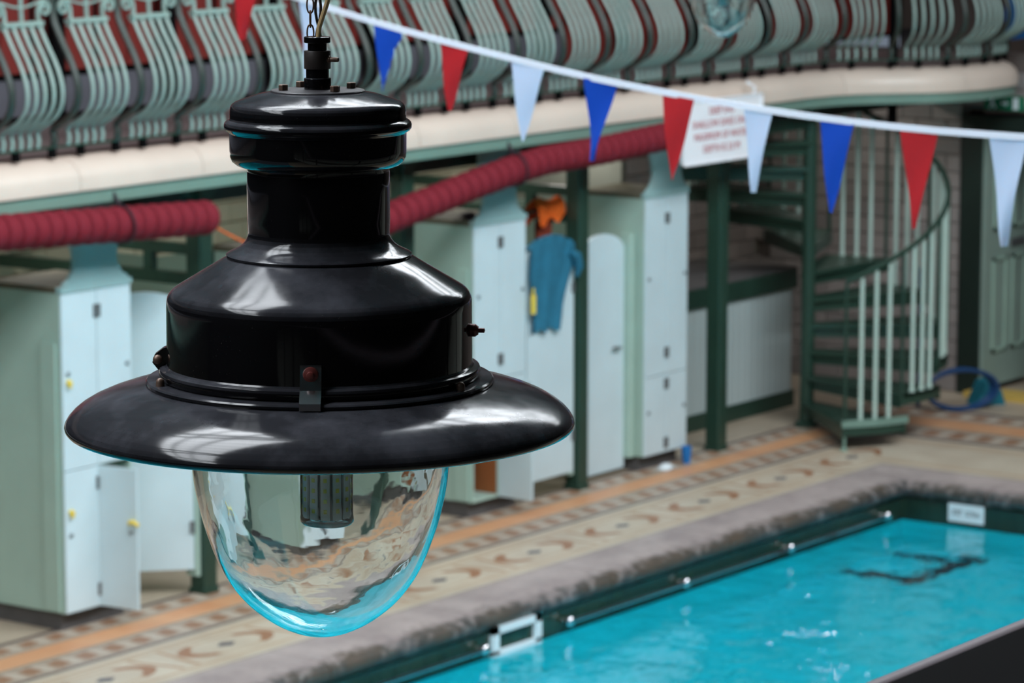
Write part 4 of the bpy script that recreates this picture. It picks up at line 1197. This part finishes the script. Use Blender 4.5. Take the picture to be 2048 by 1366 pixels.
# ================================================================== PENDANT LAMPS
def lz(y): t_ = y - 75; return 4.7265 - 0.0006343 * t_ - 1.5e-8 * t_ * t_
def lr(px, y): return px * (4.3253 + 0.0000989 * (y - 75)) / 6800
ZL = 4.2338        # reference height: rim edge
def prof(P, s=1): return [(lr(r, y), lz(y) - ZL) for r, y in P]
def make_lamp(label, loc, rotz, detail=True, top=8.15):
    t = thing('pendant_lamp', label, 'lamp', loc, rotz, 'pendant lamps hung over the pool')
    N = 128 if detail else 48
    obj('stem', MB().lathe(prof([(0, 73), (25, 73), (26.5, 74), (26.5, 84.5), (25.5, 85.5), (19, 85.5), (19, 101), (19, 138), (23, 138), (23, 155.5), (26.5, 156), (27, 157), (27, 176), (27, 182), (0, 182)]), 48), M_enamel, t, True, angle=35)
    obj('collar', MB().lathe(prof([(18, 101), (26, 101), (26.8, 102.5), (26.8, 136), (26, 137.5), (18, 137.5)]), 48), M_darkbrown, t, True, angle=35)
    px = lr(1, 118)
    zc = lz(118) - ZL
    ts = obj('thumb_screw', MB().lathe([(0, 18 * px), (9.5 * px, 18 * px), (9.5 * px, 24 * px), (6.5 * px, 28 * px), (6.5 * px, 30 * px), (5 * px, 31 * px), (5 * px, 45 * px), (4 * px, 48 * px), (0, 48.5 * px)], 16, (0, 0, zc), 'x', M=Matrix.Rotation(-0.45, 4, 'Z')), M_rustybolt, t, True, angle=35)
    obj('top_plate', MB().lathe(prof([(0, 178), (80, 178.5), (93, 179.5), (94.5, 181), (94.5, 184), (93, 186), (0, 186)]), 96), M_plateblk, t, True, angle=35)
    bolt = MB().lathe([(0, 12 * px), (9 * px, 12 * px), (10 * px, 11 * px), (10 * px, 1 * px), (0, 0)], 6).mesh('bolt', M_rustybolt)
    for ang in (-158, 122, -58, 23):
        place('bolt', bolt, t, (72 * px * math.cos(math.radians(ang)), 72 * px * math.sin(math.radians(ang)), lz(179) - ZL), (0, 0, ang * 0.7))
    cap = [(0, 182), (90, 182), (120, 188), (158, 200.5), (166, 203.5), (171.5, 207.5), (174.5, 212), (176, 218), (176.5, 226), (176.5, 234.5), (178, 238), (182, 240), (186, 243.5), (188, 249), (187.5, 255), (184, 260), (179, 262.5), (177.2, 265),
           (176.8, 300), (176, 312), (172, 321), (163, 328.5), (152, 332.5), (143, 334), (142, 339), (142, 345), (0, 345)]
    obj('cap', MB().lathe(prof(cap), N), M_enamel, t, True, angle=30)
    neck = [(0, 338), (141, 338), (142.5, 343), (142.8, 380), (142.5, 440), (141.5, 462), (142, 470), (145, 478), (152, 487), (162, 494.5), (174, 500.5), (182, 504), (185.5, 506.5), (186, 509.5), (184, 512), (178, 513), (0, 514)]
    obj('neck', MB().lathe(prof(neck), N), M_enamel, t, True, angle=30)
    bell = [(0, 509), (176, 509), (190, 514.5), (230, 538.5), (270, 562.5), (285, 571.5), (294, 577.5), (300, 584), (303.5, 591), (305, 599), (305.2, 612), (305.2, 700), (305, 724), (308, 727), (314, 728), (319, 731), (321, 736), (321, 742), (318.5, 748), (313, 752), (312, 756), (0, 758)]
    obj('drum', MB().lathe(prof(bell), N), M_enamel, t, True, angle=30)
    ring = [(300, 751), (338, 752), (344, 753), (347, 756), (347.5, 760), (345, 764), (300, 765)]
    obj('seat_ring', MB().lathe(prof(ring), N), M_enamel, t, True, angle=30)
    shade = [(300, 760), (335, 761), (347, 763.5), (365, 767.5), (390, 773.5), (415, 780.5), (440, 789), (462, 798.5), (480, 809), (493, 819.5), (502, 829.5), (507, 838), (508.5, 843.5), (507.5, 849), (504, 853), (498, 855), (494, 853), (480, 846), (450, 832), (400, 812), (340, 800), (290, 796), (280, 780)]
    obj('shade', MB().lathe(prof(shade), N, closed=True), M_enamel, t, True, angle=40)
    refl = [(470, 839.5), (450, 829.5), (400, 809.5), (340, 797.8), (296, 794), (288, 780), (286, 778), (285, 792), (292, 797), (340, 802), (398, 814.5), (448, 834.5), (470, 844)]
    obj('reflector', MB().lathe(prof(refl), 96, closed=True), M_reflector, t, True, angle=60)
    # globe: a thick blown shell, its inside uneven
    G = [(262, 790), (261, 830), (257, 870), (252.5, 905), (250.5, 925), (246, 965), (238.5, 1002), (229, 1040), (216.5, 1076), (204, 1108), (188, 1141), (168, 1170), (146, 1195), (120, 1217), (92, 1236), (66, 1249), (42, 1257.5), (20, 1262), (0, 1263.5)]
    gp = prof(G)
    # finer sampling
    fine = []
    for i in range(len(gp) - 1):
        a, b = gp[i], gp[i + 1]
        p0 = gp[max(i - 1, 0)]; p3 = gp[min(i + 2, len(gp) - 1)]
        for k in range(3):
            u = k / 3
            fine.append(tuple(0.5 * ((2 * a[c]) + (b[c] - p0[c]) * u + (2 * p0[c] - 5 * a[c] + 4 * b[c] - p3[c]) * u * u + (3 * a[c] - p0[c] - 3 * b[c] + p3[c]) * u ** 3) for c in (0, 1)))
    fine.append((0.0, gp[-1][1]))
    NG = 144 if detail else 48
    T = 0.0042
    nrm = []
    for i, p in enumerate(fine):
        q = fine[min(i + 1, len(fine) - 1)]; r = fine[max(i - 1, 0)]
        d = Vector((q[0] - r[0], q[1] - r[1])).normalized(); nrm.append(Vector((d.y, -d.x)))
    vs = []; fs = []
    m_ = len(fine)
    for layer in (0, 1):
        for i, p in enumerate(fine):
            nn = nrm[i] if i < m_ - 1 else Vector((0, -1))
            for k in range(NG):
                a = 2 * PI * k / NG
                base = Vector((p[0] * math.cos(a), p[0] * math.sin(a), p[1]))
                w = noise.noise(base * 13 + Vector((3 * layer, 7, 1))) * 0.00050 + noise.noise(base * 34 + Vector((9, 2 * layer, 4))) * 0.00008
                off = w * (0.35 if layer == 0 else 1.0) * (1 if i < m_ - 1 else 0) - (T if layer else 0)
                vs.append((base.x - math.cos(a) * nn.x * -off * (1 if p[0] > 0 else 0), base.y - math.sin(a) * nn.x * -off * (1 if p[0] > 0 else 0), base.z + nn.y * off))
    for layer in (0, 1):
        o0 = layer * m_ * NG
        for i in range(m_ - 1):
            for k in range(NG):
                fs.append((o0 + i * NG + k, o0 + i * NG + (k + 1) % NG, o0 + (i + 1) * NG + (k + 1) % NG, o0 + (i + 1) * NG + k))
    for k in range(NG): fs.append((k, (k + 1) % NG, m_ * NG + (k + 1) % NG, m_ * NG + k))
    gm = MB().add(vs, fs)
    me = bpy.data.meshes.new('globe'); me.from_pydata(gm.v, [], gm.f)
    bm = bmesh.new(); bm.from_mesh(me); bmesh.ops.remove_doubles(bm, verts=bm.verts, dist=1e-6); bmesh.ops.recalc_face_normals(bm, faces=bm.faces); bm.to_mesh(me); bm.free()
    me.polygons.foreach_set('use_smooth', [True] * len(me.polygons)); me.materials.append(M_glass)
    place('globe', me, t)
    # LED bulb
    bx = lr(11, 980)
    bz1 = lz(1031) - ZL; bz0 = lz(845) - ZL
    o = obj('bulb', MB().lathe([(0, bz1), (lr(42, 980), bz1), (lr(42, 980), bz0), (0.018, bz0 + 0.01), (0.018, bz0 + 0.09), (0, bz0 + 0.09)], 24), M_ledcore, t, True, (bx, 0, 0))
    sr = lr(46, 980); wst = lr(9.2, 980)
    stp = MB().box(-0.0012, 0.0012, -wst, wst, bz1, bz0 - 0.002).mesh('led_strip', M_led)
    chm = MB()
    for j in range(8):
        z = bz1 + 0.011 + j * lr(21, 980); chm.box(0.0012, 0.0024, -0.0021, 0.0021, z - 0.0021, z + 0.0029)
    chip = chm.mesh('led_chips', M_chip)
    for k in range(12):
        a = -PI / 2 + 2 * PI * (k + 0.5) / 12 + 0.26
        s_ = place('led_strip', stp, o, (sr * math.cos(a), sr * math.sin(a), 0), (0, 0, a))
        if detail:
            c_ = place('led_chips', chip, o, (sr * math.cos(a), sr * math.sin(a), 0), (0, 0, a)); c_['kind'] = 'stuff'
    obj('bulb_cover', MB().lathe([(lr(53, 980), bz0), (lr(53, 980), bz1 + 0.002), (lr(54, 980), bz1 - 0.001), (lr(54, 980), bz1 - 0.006), (lr(49, 980), bz1 - 0.0095), (0, bz1 - 0.010), (0, bz1 - 0.0085), (lr(48, 980), bz1 - 0.008), (lr(51.6, 980), bz1 - 0.005), (lr(51.6, 980), bz0)], 40), M_cover, t, True, (bx, 0, 0), angle=60)
    # clip at the front with a red brown bolt
    pz = lr(1, 760); zb = lz(764) - ZL; rr = lr(349, 760)
    y_ = -rr
    clip = MB()
    prof_c = [(-0.002, lz(748)), (-0.0045, lz(700))]
    w_ = 20.5 * pz
    z_top = lz(682) - ZL; z_mid = lz(742) - ZL; z_bot = lz(755) - ZL
    # strip leans from the drum top down to the seat ring
    pc = [(-lr(306.5, 700), z_top), (-lr(311, 700) - 0.0006, z_top - 0.002), (-lr(324, 730), lz(728) - ZL), (-lr(351, 755), z_bot + 0.004), (-lr(352, 755), lz(762) - ZL)]
    vs = []
    for sgn in (0, 1):
        for yy, zz in pc:
            vs += [(-w_, yy + 0.0022 * sgn, zz), (w_, yy + 0.0022 * sgn, zz)]
    nC = len(pc)
    fs = [(2 * i + q, 2 * i + 1 + q, 2 * i + 3 + q, 2 * i + 2 + q) for q in (0, 2 * nC) for i in range(nC - 1)]
    fs += [(2 * i, 2 * i + 2, 2 * nC + 2 * i + 2, 2 * nC + 2 * i) for i in range(nC - 1)] + [(2 * i + 1, 2 * i + 3, 2 * nC + 2 * i + 3, 2 * nC + 2 * i + 1) for i in range(nC - 1)]
    fs += [(0, 1, 2 * nC + 1, 2 * nC), (2 * nC - 2, 2 * nC - 1, 4 * nC - 1, 4 * nC - 2)]
    cl = obj('clip', MB().add(vs, fs), M_chrome, t, False, (0, 0, 0)); cl['label'] = 'bright steel clip'
    zc = lz(699) - ZL; yc = -lr(313, 700)
    obj('clip_bolt', MB().lathe([(0, 0), (14.5 * pz, 0), (15 * pz, 0.0015), (14 * pz, 0.004), (7 * pz, 0.005), (6.5 * pz, 0.009), (0, 0.011)], 24, (0, yc, zc), 'y', M=None) if False else MB().lathe([(0, 0.001), (15 * pz, 0.001), (15.5 * pz, -0.001), (14 * pz, -0.004), (7.5 * pz, -0.0055), (6.5 * pz, -0.010), (0, -0.0115)], 24, (0.0, yc, zc), 'y'), M_rustred, cl, True, angle=35)
    # side stud on the right
    zs = lz(655) - ZL
    obj('stud', MB().lathe([(0, 300 * pz), (13 * pz, 300 * pz), (13 * pz, 313 * pz), (9 * pz, 318 * pz), (9 * pz, 319 * pz), (4.8 * pz, 319.5 * pz), (4.8 * pz, 331 * pz), (0, 333 * pz)], 16, (0, 0, zs), 'x', M=Matrix.Rotation(-0.12, 4, 'Z')), M_rustred, t, True, angle=35)
    # hinge lug on the left with a round headed screw
    lug = MB().plate([(-333 * pz, lz(722) - ZL), (-322 * pz, lz(736) - ZL), (-300 * pz, lz(736) - ZL), (-300 * pz, lz(690) - ZL), (-312 * pz, lz(694) - ZL), (-328 * pz, lz(706) - ZL)], -0.012, 0.006)
    lg = obj('hinge_lug', lug, M_enamel, t)
    obj('screw', MB().lathe([(0, 0), (10 * pz, 0), (9.5 * pz, -0.003), (6 * pz, -0.0055), (0, -0.0065)], 16, (-322 * pz, -0.012, lz(716) - ZL), 'y'), M_rustybolt, lg, True)
    riv = MB().lathe([(8.5 * pz, -0.004), (8.5 * pz, 8 * pz), (7.5 * pz, 13 * pz), (4.5 * pz, 16.5 * pz), (0, 17.5 * pz)], 14).mesh('rivet', M_rustybolt, True)
    for ang in (-158, -31, 95):
        place('rivet', riv, t, (331 * pz * math.cos(math.radians(ang)), 331 * pz * math.sin(math.radians(ang)), lz(753) - ZL))
    # suspension
    zt = lz(73) - ZL
    def link(dx, dy, z0, z1, rot, w=0.0042, r=0.0011):
        pts_ = []
        h = (z1 - z0) / 2; cz = (z0 + z1) / 2
        for k in range(20):
            a = 2 * PI * k / 20
            x = w * math.copysign(abs(math.cos(a)) ** 0.8, math.cos(a)); z = h * math.sin(a)
            pts_.append((dx + x * math.cos(rot), dy + x * math.sin(rot), cz + z))
        return MB().tube(pts_, r, 8, closed=True)
    z = zt - 0.006
    for k in range(7):
        obj('chain_link', link(-0.0085, 0.0, z, z + 0.021, 0.15 + (PI / 2) * (k % 2)), M_wire, t, True); z += 0.0178
    ch = MB()
    L_ = top - loc[2]
    if detail:
        while z < L_:
            l_ = link(-0.0085, 0.0, z, z + 0.034, (PI / 2) * (int(z * 60) % 2), 0.007, 0.0014); ch.add(l_.v, l_.f); z += 0.030
    else:
        ch.tube([(-0.0085, 0, z), (-0.0085, 0, L_)], 0.003, 6)
    o = obj('chain', ch, M_wire, t, True); o['kind'] = 'stuff'
    fx = MB()
    for ph in (0, PI):
        fx.tube([(0.0015 + 0.0035 * math.cos(ph + q * 0.55), 0.0035 * math.sin(ph + q * 0.55), zt - 0.01 + q * 0.008) for q in range(24)], 0.0018, 6)
    fx.tube([(0.0015, 0, zt - 0.01 + 23 * 0.008), (0.0, 0.0, L_)], 0.0035, 6)
    o = obj('flex', fx, M_flex, t, True); o['label'] = 'dark twisted flex'
    bc = MB().tube([(0.001, -0.006, zt - 0.01), (0.003, -0.006, zt + 0.012), (0.007, -0.006, zt + 0.024), (0.013, -0.006, zt + 0.042), (0.02, -0.005, zt + 0.07), (0.024, -0.004, zt + 0.12), (0.02, 0.0, zt + 0.25), (0.004, 0.0, zt + 0.6), (0.004, 0, L_)], [0.0030, 0.0032, 0.0032, 0.0032, 0.0032, 0.003, 0.003, 0.003, 0.003], 8)
    o = obj('cable', bc, M_beige, t, True); o['label'] = 'beige cable'
    return t
LROT = HEAD - PI / 2
make_lamp('large black pendant lamp with clear glass globe in sharp focus', (3.374, 2.731, ZL), LROT, True)
make_lamp('distant pendant lamp, only its glass globe tip showing at the top', (14.157, 8.907, ZL), LROT, False, 8.15)
